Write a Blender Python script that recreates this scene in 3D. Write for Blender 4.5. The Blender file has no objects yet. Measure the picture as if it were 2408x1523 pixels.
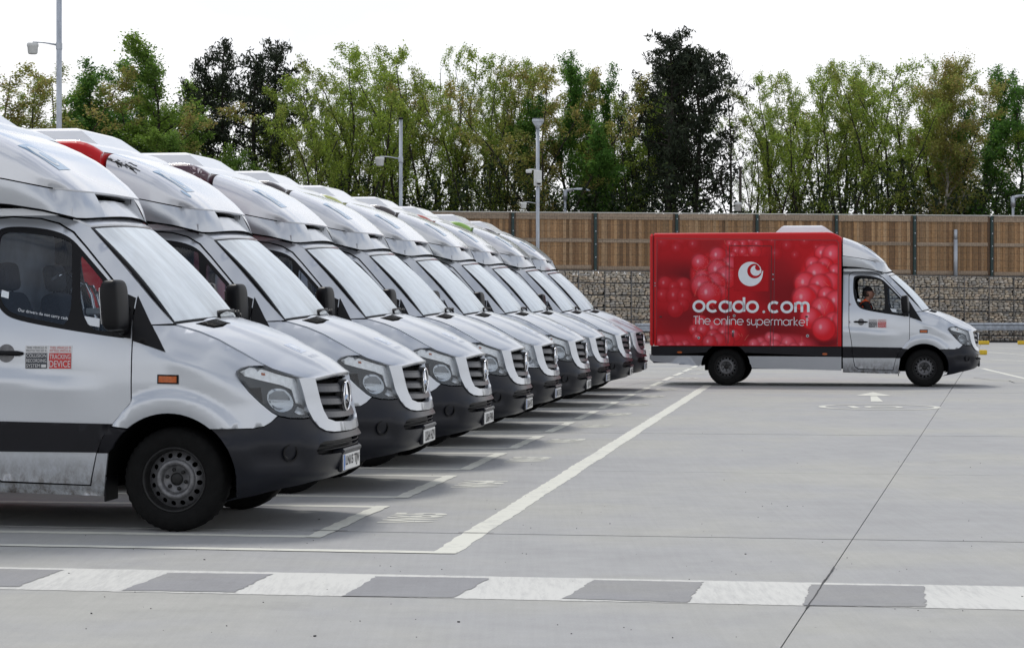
import bpy, bmesh, math, random
import numpy as np
from mathutils import Vector, Matrix, Euler
from mathutils.geometry import delaunay_2d_cdt

S = bpy.context.scene
COL = S.collection
random.seed(7)
RNG = np.random.default_rng(7)
R = math.radians

# ------------------------------------------------------------------ camera
F, CU, HZ, CH = 5104.0, 1204.0, 714.5, 1.534      # survey of the place: focal, centre column, eye level, eye height
cam_d = bpy.data.cameras.new('camera')
cam_d.sensor_width = 36.0
cam_d.lens = 36.0 * F / 2408.0
cam_d.shift_y = -(761.5 - HZ) / 2408.0
cam_d.clip_start, cam_d.clip_end = 0.5, 3000
cam = bpy.data.objects.new('camera', cam_d)
COL.objects.link(cam)
cam.location = (0, 0, CH)
cam.rotation_euler = (R(90), 0, 0)
S.camera = cam

# ------------------------------------------------------------------ sky and sun
SUN_EL, SUN_AZ = R(56), R(-22)          # azimuth from +Y towards +X
w = bpy.data.worlds.new('World')
S.world = w
w.use_nodes = True
nt = w.node_tree
nt.nodes.clear()
def wn(t, **k):
    n = nt.nodes.new(t)
    for a, b in k.items():
        setattr(n, a, b)
    return n
sky = wn('ShaderNodeTexSky', sky_type='NISHITA', sun_disc=False)
sky.sun_elevation = SUN_EL
sky.sun_rotation = SUN_AZ
tc = wn('ShaderNodeTexCoord')
mp = wn('ShaderNodeMapping')
mp.inputs['Scale'].default_value = (1.0, 1.0, 2.6)
mp.inputs['Location'].default_value = (0.35, 0.1, 0.0)
n1 = wn('ShaderNodeTexNoise')
n1.inputs['Scale'].default_value = 2.6
n1.inputs['Detail'].default_value = 7
n1.inputs['Roughness'].default_value = 0.55
r1 = wn('ShaderNodeValToRGB')
r1.color_ramp.elements[0].position = 0.40
r1.color_ramp.elements[0].color = (0.10, 0.10, 0.10, 1)
r1.color_ramp.elements[1].position = 0.56
r1.color_ramp.elements[1].color = (1, 1, 1, 1)
r2 = wn('ShaderNodeValToRGB')
r2.color_ramp.elements[0].position = 0.40
r2.color_ramp.elements[0].color = (9.9, 10.1, 10.5, 1)
r2.color_ramp.elements[1].position = 0.62
r2.color_ramp.elements[1].color = (11.6, 11.6, 11.8, 1)
n2 = wn('ShaderNodeTexNoise')
n2.inputs['Scale'].default_value = 5.5
n2.inputs['Detail'].default_value = 6
sk = wn('ShaderNodeMix', data_type='RGBA', blend_type='MULTIPLY')
sk.inputs['Factor'].default_value = 1
sk.inputs['B'].default_value = (1.15, 1.15, 1.15, 1)
mx = wn('ShaderNodeMix', data_type='RGBA')
bg = wn('ShaderNodeBackground')
bg.inputs['Strength'].default_value = 0.1
wo = wn('ShaderNodeOutputWorld')
L = nt.links.new
L(tc.outputs['Generated'], mp.inputs['Vector'])
L(mp.outputs['Vector'], n1.inputs['Vector'])
L(mp.outputs['Vector'], n2.inputs['Vector'])
# broken cloud that closes up towards the horizon
sxyz = wn('ShaderNodeSeparateXYZ')
L(tc.outputs['Generated'], sxyz.inputs[0])
hz_ = wn('ShaderNodeMapRange')
hz_.inputs[1].default_value = 0.10; hz_.inputs[2].default_value = 0.38
hz_.inputs[3].default_value = 0.20; hz_.inputs[4].default_value = -0.03
L(sxyz.outputs['Z'], hz_.inputs[0])
ad_ = wn('ShaderNodeMath', operation='ADD')
L(n1.outputs['Fac'], ad_.inputs[0]); L(hz_.outputs[0], ad_.inputs[1])
L(ad_.outputs[0], r1.inputs['Fac'])
L(n2.outputs['Fac'], r2.inputs['Fac'])
L(sky.outputs['Color'], sk.inputs['A'])
L(r1.outputs['Color'], mx.inputs['Factor'])
L(sk.outputs['Result'], mx.inputs['A'])
L(r2.outputs['Color'], mx.inputs['B'])
L(mx.outputs['Result'], bg.inputs['Color'])
L(bg.outputs['Background'], wo.inputs['Surface'])

sun_d = bpy.data.lights.new('sun', 'SUN')
sun_d.energy = 1.9
sun_d.angle = R(12)
sun_d.color = (1.0, 0.96, 0.9)
sun = bpy.data.objects.new('sun', sun_d)
COL.objects.link(sun)
dv = Vector((math.sin(SUN_AZ) * math.cos(SUN_EL), math.cos(SUN_AZ) * math.cos(SUN_EL), math.sin(SUN_EL)))
sun.rotation_euler = dv.to_track_quat('Z', 'Y').to_euler()

S.view_settings.view_transform = 'Standard'
S.view_settings.look = 'None'
S.view_settings.exposure = 0.0
S.view_settings.gamma = 1.0
S.view_settings.use_curve_mapping = False
S.cycles.max_bounces = 8
S.cycles.transparent_max_bounces = 16

# ------------------------------------------------------------------ frames of reference
def g(u, v):                      # surveyed ground point
    Y = CH * F / (v - HZ)
    return ((u - CU) / F * Y, Y)
def at(u, v, Y):                  # surveyed point at a known distance
    return Vector(((u - CU) / F * Y, Y, CH - (v - HZ) / F * Y))
TH = math.atan(761.0 / F)
CS, SN = math.cos(TH), math.sin(TH)
def ab(a, b, z=0.0):              # row frame: a along the vans, b along the row
    return Vector((a * CS + b * SN, -a * SN + b * CS, z))

# ------------------------------------------------------------------ materials
def newmat(name):
    m = bpy.data.materials.new(name)
    m.use_nodes = True
    return m, m.node_tree.nodes, m.node_tree.links, m.node_tree.nodes['Principled BSDF']
def mat(name, col, rough=0.5, metal=0.0, coat=0.0, noise=0.0, nscale=8.0, bump=0.0, bscale=60.0, spec=0.5, stretch=None):
    m, N, K, p = newmat(name)
    c = tuple(col) + (1,)
    p.inputs['Base Color'].default_value = c
    p.inputs['Roughness'].default_value = rough
    p.inputs['Metallic'].default_value = metal
    p.inputs['Coat Weight'].default_value = coat
    p.inputs['Coat Roughness'].default_value = 0.06
    p.inputs['Specular IOR Level'].default_value = spec
    t = N.new('ShaderNodeTexCoord')
    src = t.outputs['Object']
    if stretch:
        q = N.new('ShaderNodeMapping')
        q.inputs['Scale'].default_value = stretch
        K.new(src, q.inputs['Vector'])
        src = q.outputs['Vector']
    if noise:
        n = N.new('ShaderNodeTexNoise')
        n.inputs['Scale'].default_value = nscale
        n.inputs['Detail'].default_value = 6
        K.new(src, n.inputs['Vector'])
        r = N.new('ShaderNodeMix'); r.data_type = 'RGBA'
        r.inputs['A'].default_value = tuple(x * (1 - noise) for x in col) + (1,)
        r.inputs['B'].default_value = tuple(min(1, x * (1 + noise)) for x in col) + (1,)
        mr = N.new('ShaderNodeMapRange')
        mr.inputs[1].default_value = 0.3; mr.inputs[2].default_value = 0.7
        K.new(n.outputs['Fac'], mr.inputs[0])
        K.new(mr.outputs[0], r.inputs['Factor'])
        K.new(r.outputs['Result'], p.inputs['Base Color'])
    if bump:
        n = N.new('ShaderNodeTexNoise')
        n.inputs['Scale'].default_value = bscale
        K.new(src, n.inputs['Vector'])
        b = N.new('ShaderNodeBump')
        b.inputs['Strength'].default_value = bump
        b.inputs['Distance'].default_value = 0.01
        K.new(n.outputs['Fac'], b.inputs['Height'])
        K.new(b.outputs['Normal'], p.inputs['Normal'])
    return m

def paint_mat(name, col, metal=0.35, rough=0.3, dirt=1.0, coat=0.7, spec=0.5):
    m, N, K, p = newmat(name)
    p.inputs['Specular IOR Level'].default_value = spec
    t = N.new('ShaderNodeTexCoord')
    sp = N.new('ShaderNodeSeparateXYZ')
    K.new(t.outputs['Object'], sp.inputs[0])
    zr = N.new('ShaderNodeMapRange')
    zr.inputs[1].default_value = 0.56; zr.inputs[2].default_value = 0.26
    zr.inputs[3].default_value = 0.0; zr.inputs[4].default_value = 1.0
    K.new(sp.outputs['Z'], zr.inputs[0])
    mp = N.new('ShaderNodeMapping')
    mp.inputs['Scale'].default_value = (1, 1, 0.6)
    mp.inputs['Rotation'].default_value = (0, 0.5, 0)
    K.new(t.outputs['Object'], mp.inputs['Vector'])
    n = N.new('ShaderNodeTexNoise'); n.inputs['Scale'].default_value = 16; n.inputs['Detail'].default_value = 10
    n.inputs['Roughness'].default_value = 0.75
    K.new(mp.outputs['Vector'], n.inputs['Vector'])
    nr = N.new('ShaderNodeMapRange'); nr.inputs[1].default_value = 0.38; nr.inputs[2].default_value = 0.62
    K.new(n.outputs['Fac'], nr.inputs[0])
    mu = N.new('ShaderNodeMath'); mu.operation = 'MULTIPLY'
    K.new(zr.outputs[0], mu.inputs[0]); K.new(nr.outputs[0], mu.inputs[1])
    m2 = N.new('ShaderNodeMath'); m2.operation = 'MULTIPLY'; m2.inputs[1].default_value = 0.92 * dirt
    K.new(mu.outputs[0], m2.inputs[0])
    # thin even film and broad tone changes
    n3 = N.new('ShaderNodeTexNoise'); n3.inputs['Scale'].default_value = 2.3; n3.inputs['Detail'].default_value = 4
    K.new(t.outputs['Object'], n3.inputs['Vector'])
    c0 = N.new('ShaderNodeMix'); c0.data_type = 'RGBA'
    c0.inputs['A'].default_value = tuple(x * 0.92 for x in col) + (1,)
    c0.inputs['B'].default_value = tuple(min(1, x * 1.06) for x in col) + (1,)
    K.new(n3.outputs['Fac'], c0.inputs['Factor'])
    c = N.new('ShaderNodeMix'); c.data_type = 'RGBA'
    c.inputs['B'].default_value = (0.11, 0.09, 0.07, 1)
    K.new(c0.outputs['Result'], c.inputs['A'])
    K.new(m2.outputs[0], c.inputs['Factor'])
    K.new(c.outputs['Result'], p.inputs['Base Color'])
    rr = N.new('ShaderNodeMapRange'); rr.inputs[3].default_value = rough; rr.inputs[4].default_value = 0.75
    K.new(m2.outputs[0], rr.inputs[0])
    K.new(rr.outputs[0], p.inputs['Roughness'])
    p.inputs['Metallic'].default_value = metal
    cw = N.new('ShaderNodeMapRange'); cw.inputs[3].default_value = coat; cw.inputs[4].default_value = 0.0
    K.new(m2.outputs[0], cw.inputs[0])
    K.new(cw.outputs[0], p.inputs['Coat Weight'])
    p.inputs['Coat Roughness'].default_value = 0.10
    return m

def glass_mat(name, tint, dust_sheen=0.05, ior=1.5, sheen_streak=False, rough=0.01):
    m, N, K, p = newmat(name)
    N.remove(p)
    out = [x for x in N if x.type == 'OUTPUT_MATERIAL'][0]
    tr = N.new('ShaderNodeBsdfTransparent'); tr.inputs[0].default_value = tuple(tint) + (1,)
    gl = N.new('ShaderNodeBsdfGlossy'); gl.inputs['Roughness'].default_value = rough
    gl.inputs['Color'].default_value = (0.95, 0.97, 1, 1)
    fr = N.new('ShaderNodeFresnel'); fr.inputs['IOR'].default_value = ior
    m1 = N.new('ShaderNodeMixShader')
    K.new(fr.outputs[0], m1.inputs[0]); K.new(tr.outputs[0], m1.inputs[1]); K.new(gl.outputs[0], m1.inputs[2])
    df = N.new('ShaderNodeBsdfDiffuse'); df.inputs[0].default_value = (0.88, 0.94, 0.98, 1)  # film colour: slight dust, and the sky sheen painted on the windscreen
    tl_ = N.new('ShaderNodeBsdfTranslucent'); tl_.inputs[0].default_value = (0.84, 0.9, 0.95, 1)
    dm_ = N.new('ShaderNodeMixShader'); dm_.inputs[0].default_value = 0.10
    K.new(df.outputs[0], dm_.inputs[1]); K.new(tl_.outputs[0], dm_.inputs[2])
    m2 = N.new('ShaderNodeMixShader'); m2.inputs[0].default_value = dust_sheen
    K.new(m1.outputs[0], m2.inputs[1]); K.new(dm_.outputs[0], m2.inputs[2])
    if sheen_streak:  # streaks of reflected sky painted as a diffuse film
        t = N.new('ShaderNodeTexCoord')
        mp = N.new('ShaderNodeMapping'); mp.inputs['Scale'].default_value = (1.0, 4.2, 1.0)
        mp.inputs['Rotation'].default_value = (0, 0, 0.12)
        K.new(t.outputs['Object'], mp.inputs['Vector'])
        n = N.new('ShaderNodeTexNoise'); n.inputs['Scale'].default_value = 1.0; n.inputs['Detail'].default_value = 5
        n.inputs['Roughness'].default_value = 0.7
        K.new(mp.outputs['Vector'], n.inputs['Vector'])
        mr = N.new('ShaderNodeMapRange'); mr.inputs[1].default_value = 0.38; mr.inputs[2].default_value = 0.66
        mr.inputs[3].default_value = dust_sheen; mr.inputs[4].default_value = sheen_streak
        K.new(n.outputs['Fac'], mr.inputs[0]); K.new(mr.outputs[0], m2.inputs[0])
        mq = N.new('ShaderNodeMapping'); mq.inputs['Scale'].default_value = (0.5, 2.6, 0.5)
        K.new(t.outputs['Object'], mq.inputs['Vector'])
        nb_ = N.new('ShaderNodeTexNoise'); nb_.inputs['Scale'].default_value = 1.0; nb_.inputs['Detail'].default_value = 1.5
        K.new(mq.outputs['Vector'], nb_.inputs['Vector'])
        bu = N.new('ShaderNodeBump'); bu.inputs['Strength'].default_value = 1.0; bu.inputs['Distance'].default_value = 0.045
        K.new(nb_.outputs['Fac'], bu.inputs['Height']); K.new(bu.outputs['Normal'], gl.inputs['Normal'])
    K.new(m2.outputs[0], out.inputs['Surface'])
    return m

def attr_mat(name, rough=0.6, coat=0.0, bump=0.0, noise=0.0, trans=0.0, spec=0.5, nscale=30):
    m, N, K, p = newmat(name)
    a = N.new('ShaderNodeVertexColor'); a.layer_name = 'Col'
    src = a.outputs['Color']
    if noise:
        t = N.new('ShaderNodeTexCoord')
        n = N.new('ShaderNodeTexNoise'); n.inputs['Scale'].default_value = nscale; n.inputs['Detail'].default_value = 4
        K.new(t.outputs['Object'], n.inputs['Vector'])
        mr = N.new('ShaderNodeMapRange'); mr.inputs[1].default_value = 0.3; mr.inputs[2].default_value = 0.7
        mr.inputs[3].default_value = 1 - noise; mr.inputs[4].default_value = 1 + noise
        K.new(n.outputs['Fac'], mr.inputs[0])
        mm = N.new('ShaderNodeVectorMath'); mm.operation = 'SCALE'
        K.new(src, mm.inputs[0]); K.new(mr.outputs[0], mm.inputs['Scale'])
        src = mm.outputs[0]
    K.new(src, p.inputs['Base Color'])
    p.inputs['Roughness'].default_value = rough
    p.inputs['Coat Weight'].default_value = coat
    p.inputs['Specular IOR Level'].default_value = spec
    if trans:
        out = [x for x in N if x.type == 'OUTPUT_MATERIAL'][0]
        tl = N.new('ShaderNodeBsdfTranslucent')
        mm = N.new('ShaderNodeMixShader'); mm.inputs[0].default_value = trans
        K.new(src, tl.inputs['Color'])
        K.new(p.outputs[0], mm.inputs[1]); K.new(tl.outputs[0], mm.inputs[2])
        K.new(mm.outputs[0], out.inputs['Surface'])
    return m

def concrete_mat(name, base, seed=0.0, dark=0.0):
    m, N, K, p = newmat(name)
    geo = N.new('ShaderNodeNewGeometry')
    def noise(scale, detail, vec, rough=0.6):
        n = N.new('ShaderNodeTexNoise'); n.inputs['Scale'].default_value = scale; n.inputs['Detail'].default_value = detail
        n.inputs['Roughness'].default_value = rough
        K.new(vec, n.inputs['Vector']); return n.outputs['Fac']
    mp = N.new('ShaderNodeMapping'); mp.inputs['Rotation'].default_value = (0, 0, R(13)); mp.inputs['Location'].default_value = (seed, seed, 0)
    K.new(geo.outputs['Position'], mp.inputs['Vector'])
    mb = N.new('ShaderNodeMapping'); mb.inputs['Scale'].default_value = (28, 0.6, 1); mb.inputs['Rotation'].default_value = (0, 0, R(12))
    K.new(geo.outputs['Position'], mb.inputs['Vector'])
    a = noise(0.35, 5, mp.outputs['Vector'])
    b = noise(3.0, 6, mp.outputs['Vector'], 0.7)
    c = noise(90, 3, mp.outputs['Vector'])
    d = noise(1.0, 3, mb.outputs['Vector'])
    def mr(src, lo, hi, o0, o1):
        q = N.new('ShaderNodeMapRange'); q.inputs[1].default_value = lo; q.inputs[2].default_value = hi
        q.inputs[3].default_value = o0; q.inputs[4].default_value = o1
        K.new(src, q.inputs[0]); return q.outputs[0]
    def mul(x, y):
        q = N.new('ShaderNodeMath'); q.operation = 'MULTIPLY'; K.new(x, q.inputs[0]); K.new(y, q.inputs[1]); return q.outputs[0]
    e_ = noise(0.9, 7, mp.outputs['Vector'], 0.75)
    v = mul(mul(mr(a, .35, .65, .92, 1.06), mr(b, .3, .7, .93, 1.06)), mul(mr(c, .25, .75, .92, 1.08), mr(d, .35, .65, .975, 1.02)))
    v = mul(v, mr(e_, .30, .42, .90, 1.0))
    vo = N.new('ShaderNodeTexVoronoi'); vo.inputs['Scale'].default_value = 2.3
    K.new(geo.outputs['Position'], vo.inputs['Vector'])
    spot = mr(vo.outputs['Distance'], 0.010, 0.018, 0.5, 1.0)      # droppings, grit, small stains
    v = mul(v, spot)
    vs = N.new('ShaderNodeVectorMath'); vs.operation = 'SCALE'
    vs.inputs[0].default_value = base
    K.new(v, vs.inputs['Scale'])
    # warm tint patches
    tint = N.new('ShaderNodeMix'); tint.data_type = 'RGBA'; tint.blend_type = 'MULTIPLY'
    tint.inputs['B'].default_value = (1.0, 0.99, 0.93, 1)
    K.new(vs.outputs[0], tint.inputs['A'])
    K.new(mr(a, .45, .6, 0.0, 1.0), tint.inputs['Factor'])
    K.new(tint.outputs['Result'], p.inputs['Base Color'])
    p.inputs['Roughness'].default_value = 0.85
    p.inputs['Specular IOR Level'].default_value = 0.3
    bu = N.new('ShaderNodeBump'); bu.inputs['Strength'].default_value = 0.25; bu.inputs['Distance'].default_value = 0.004
    K.new(c, bu.inputs['Height']); K.new(bu.outputs['Normal'], p.inputs['Normal'])
    return m

M = {}
M['paint'] = paint_mat('silver_paint', (0.53, 0.555, 0.59), metal=0.6, rough=0.3, coat=0.65)
M['paint_clean'] = paint_mat('silver_skirt_paint', (0.33, 0.345, 0.37), dirt=0.0)
M['fairing'] = paint_mat('fairing_gelcoat', (0.68, 0.695, 0.73), metal=0.3, rough=0.22, coat=1.0)
M['white'] = paint_mat('white_gelcoat', (0.72, 0.73, 0.75), metal=0.0, rough=0.3)
M['red'] = paint_mat('red_paint', (0.50, 0.006, 0.010), metal=0.0, rough=0.35, coat=0.12, spec=0.2)
M['plum'] = paint_mat('plum_paint', (0.05, 0.006, 0.02), metal=0.0, rough=0.3)
M['black_box'] = paint_mat('dark_box_paint', (0.03, 0.02, 0.02), metal=0.0, rough=0.3)
M['green_box'] = paint_mat('green_box_paint', (0.22, 0.42, 0.05), metal=0.0, rough=0.3)
M['lime_box'] = paint_mat('pale_lime_box_paint', (0.42, 0.45, 0.12), metal=0.0, rough=0.3)
M['orange_box'] = paint_mat('orange_red_box_paint', (0.45, 0.06, 0.02), metal=0.0, rough=0.3)
M['plastic'] = mat('dark_bumper_plastic', (0.010, 0.011, 0.016), rough=0.33, spec=0.3, noise=0.15, nscale=5, bump=0.05, bscale=300)
M['band'] = mat('dark_side_moulding', (0.011, 0.011, 0.014), rough=0.45, spec=0.2, noise=0.2, nscale=3)
M['black'] = mat('black_trim', (0.005, 0.005, 0.006), rough=0.4, noise=0.1, spec=0.2)
M['void'] = mat('dark_lining', (0.003, 0.003, 0.003), rough=0.95, noise=0.1, spec=0.05)
M['rubber'] = mat('tyre_rubber', (0.006, 0.006, 0.006), rough=0.8, noise=0.25, nscale=20, bump=0.15, bscale=90, spec=0.15)
M['steel'] = mat('painted_steel_wheel', (0.15, 0.15, 0.155), rough=0.42, metal=0.5, noise=0.25, nscale=30)
M['steel_dark'] = mat('grimy_wheel_rim', (0.018, 0.018, 0.018), rough=0.45, metal=0.2, spec=0.3, noise=0.3, nscale=30)
M['chrome'] = mat('chrome', (0.8, 0.81, 0.83), rough=0.12, metal=1.0, noise=0.05)
M['reflector'] = mat('lamp_reflector', (0.36, 0.39, 0.43), rough=0.2, metal=0.9, noise=0.05)
M['lamp_white'] = mat('clear_lamp_insert', (0.74, 0.76, 0.79), rough=0.25, metal=0.4, noise=0.1, nscale=40)
M['lamp_dark'] = mat('lamp_housing', (0.030, 0.038, 0.048), rough=0.4, noise=0.1)
M['orange'] = mat('orange_lens', (0.42, 0.085, 0.006), rough=0.3, coat=0.2, noise=0.2, nscale=60)
M['grille'] = mat('grille_plastic', (0.055, 0.056, 0.062), rough=0.38, metal=0.2, noise=0.1)
M['grille_mesh'] = mat('grille_mesh_plastic', (0.02, 0.02, 0.023), rough=0.5, noise=0.2, nscale=80)
M['windshield'] = glass_mat('windshield_glass', (0.80, 0.84, 0.86), dust_sheen=0.62, ior=1.9, sheen_streak=0.98, rough=0.03)  # heavy pale film paints bright sky reflections into the glass colour
M['side_glass'] = glass_mat('side_window_glass', (0.80, 0.87, 0.94), dust_sheen=0.008, ior=1.5)
M['lens'] = glass_mat('headlight_lens', (0.95, 0.97, 0.98), dust_sheen=0.02, ior=1.45, rough=0.03)
M['plate_w'] = mat('plate_white', (0.72, 0.72, 0.70), rough=0.35, noise=0.05)
M['plate_blue'] = mat('plate_blue', (0.03, 0.17, 0.55), rough=0.35, noise=0.05)
M['ink'] = mat('black_ink', (0.01, 0.01, 0.011), rough=0.5, noise=0.05)
M['ink_white'] = mat('white_vinyl', (0.68, 0.72, 0.76), rough=0.4, noise=0.03)
M['st_dark'] = mat('sticker_dark', (0.035, 0.04, 0.05), rough=0.4, noise=0.05)
M['st_red'] = mat('sticker_red', (0.5, 0.03, 0.03), rough=0.4, noise=0.05)
M['shade_chrome'] = mat('shaded_chrome', (0.20, 0.215, 0.235), rough=0.25, metal=0.6, noise=0.1)  # grey for the shade painted inside the lamp bowl
M['st_white'] = mat('sticker_white', (0.6, 0.6, 0.6), rough=0.4, noise=0.05)
M['pale_blue'] = mat('pale_blue_vinyl', (0.28, 0.42, 0.58), rough=0.3, coat=0.5, noise=0.08)
M['pale_blue2'] = mat('faint_lilac_vinyl', (0.42, 0.48, 0.60), rough=0.3, coat=0.5, noise=0.08)
M['seat'] = mat('seat_fabric', (0.05, 0.055, 0.07), rough=0.9, noise=0.2, nscale=60)
M['dash'] = mat('dashboard_plastic', (0.05, 0.052, 0.056), rough=0.7, noise=0.1)
M['bulk'] = mat('cab_bulkhead_grey', (0.72, 0.75, 0.80), rough=0.7, noise=0.1)
M['logo_red'] = mat('logo_red_vinyl', (0.40, 0.007, 0.012), rough=0.4, spec=0.15, noise=0.03)
M['gal'] = mat('galvanised_steel', (0.42, 0.45, 0.49), rough=0.45, metal=0.5, noise=0.22, nscale=9, stretch=(1, 1, .25))
M['white_pl'] = mat('white_camera_plastic', (0.62, 0.63, 0.61), rough=0.45, noise=0.05)
M['green_post'] = mat('dark_green_coated_steel', (0.006, 0.030, 0.028), rough=0.45, noise=0.15)
M['yellow'] = mat('yellow_kerb_paint', (0.62, 0.42, 0.02), rough=0.6, noise=0.15, nscale=14)
def worn_paint(name, col, lo, hi, keep, scale=3.0, stretch=(1, 1, 1)):
    m, N, K, p = newmat(name)
    geo = N.new('ShaderNodeNewGeometry')
    mp = N.new('ShaderNodeMapping'); mp.inputs['Scale'].default_value = stretch; mp.inputs['Rotation'].default_value = (0, 0, R(13))
    K.new(geo.outputs['Position'], mp.inputs['Vector'])
    n = N.new('ShaderNodeTexNoise'); n.inputs['Scale'].default_value = scale; n.inputs['Detail'].default_value = 12; n.inputs['Roughness'].default_value = 0.72
    K.new(mp.outputs['Vector'], n.inputs['Vector'])
    n2 = N.new('ShaderNodeTexNoise'); n2.inputs['Scale'].default_value = 1.1; n2.inputs['Detail'].default_value = 3
    K.new(geo.outputs['Position'], n2.inputs['Vector'])
    ad = N.new('ShaderNodeMath'); ad.operation = 'MULTIPLY_ADD'; ad.inputs[1].default_value = 0.45; K.new(n2.outputs['Fac'], ad.inputs[0]); K.new(n.outputs['Fac'], ad.inputs[2])
    mr = N.new('ShaderNodeMapRange'); mr.inputs[1].default_value = lo; mr.inputs[2].default_value = hi; mr.inputs[3].default_value = keep; mr.inputs[4].default_value = 1.0
    K.new(ad.outputs[0], mr.inputs[0])
    mx_ = N.new('ShaderNodeMix'); mx_.data_type = 'RGBA'
    mx_.inputs['A'].default_value = (0.34, 0.342, 0.335, 1); mx_.inputs['B'].default_value = tuple(col) + (1,)
    K.new(mr.outputs[0], mx_.inputs['Factor']); K.new(mx_.outputs['Result'], p.inputs['Base Color'])
    p.inputs['Roughness'].default_value = 0.8
    return m
M['marking'] = worn_paint('road_paint_white', (0.63, 0.63, 0.56), .55, .72, .55, 9)
M['marking_new'] = worn_paint('zebra_paint_white', (0.57, 0.57, 0.54), .52, .78, .45, 4.0, (7, .8, 1))
M['concrete'] = concrete_mat('brushed_concrete', (0.36, 0.362, 0.36))
M['patch'] = concrete_mat('dark_painted_concrete', (0.275, 0.277, 0.285), seed=7.3)
M['joint'] = mat('joint_sealant', (0.05, 0.05, 0.05), rough=0.9, noise=0.2)
M['stone'] = attr_mat('gabion_stone', rough=0.85, noise=0.22, nscale=9)
M['timber'] = attr_mat('fence_board_timber', rough=0.8, noise=0.22, nscale=14)
M['wire'] = mat('gabion_wire', (0.16, 0.16, 0.16), rough=0.6, metal=0.3, noise=0.1)
M['gwire'] = mat('fence_wire', (0.03, 0.06, 0.055), rough=0.6, noise=0.1)
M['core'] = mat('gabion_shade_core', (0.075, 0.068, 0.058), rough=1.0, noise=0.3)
M['cap'] = mat('pale_capping_rail', (0.62, 0.60, 0.55), rough=0.7, noise=0.1)
M['bark'] = mat('bark', (0.035, 0.030, 0.024), rough=0.95, noise=0.35, nscale=5)
M['birch_bark'] = mat('birch_bark', (0.30, 0.28, 0.25), rough=0.9, noise=0.7, nscale=6)
M['leaf'] = attr_mat('leaf', rough=0.6, trans=0.5, spec=0.25)
M['needle'] = attr_mat('pine_needle', rough=0.7, trans=0.1, spec=0.2)
M['skin'] = mat('skin', (0.42, 0.22, 0.16), rough=0.55, noise=0.08, nscale=30)
M['cloth_black'] = mat('black_jacket_cloth', (0.010, 0.010, 0.013), rough=0.9, noise=0.2, nscale=30)
M['cloth_navy'] = mat('navy_trousers_cloth', (0.015, 0.017, 0.03), rough=0.9, noise=0.2, nscale=30)
M['vest'] = mat('orange_vest_cloth', (0.85, 0.10, 0.02), rough=0.8, noise=0.15, nscale=20)
M['vest_band'] = mat('reflective_band', (0.5, 0.55, 0.5), rough=0.4, noise=0.05)
M['grass'] = attr_mat('rough_grass_blades', rough=0.8, trans=0.3)
M['soil'] = mat('dark_soil', (0.05, 0.045, 0.03), rough=1, noise=0.3)

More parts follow.
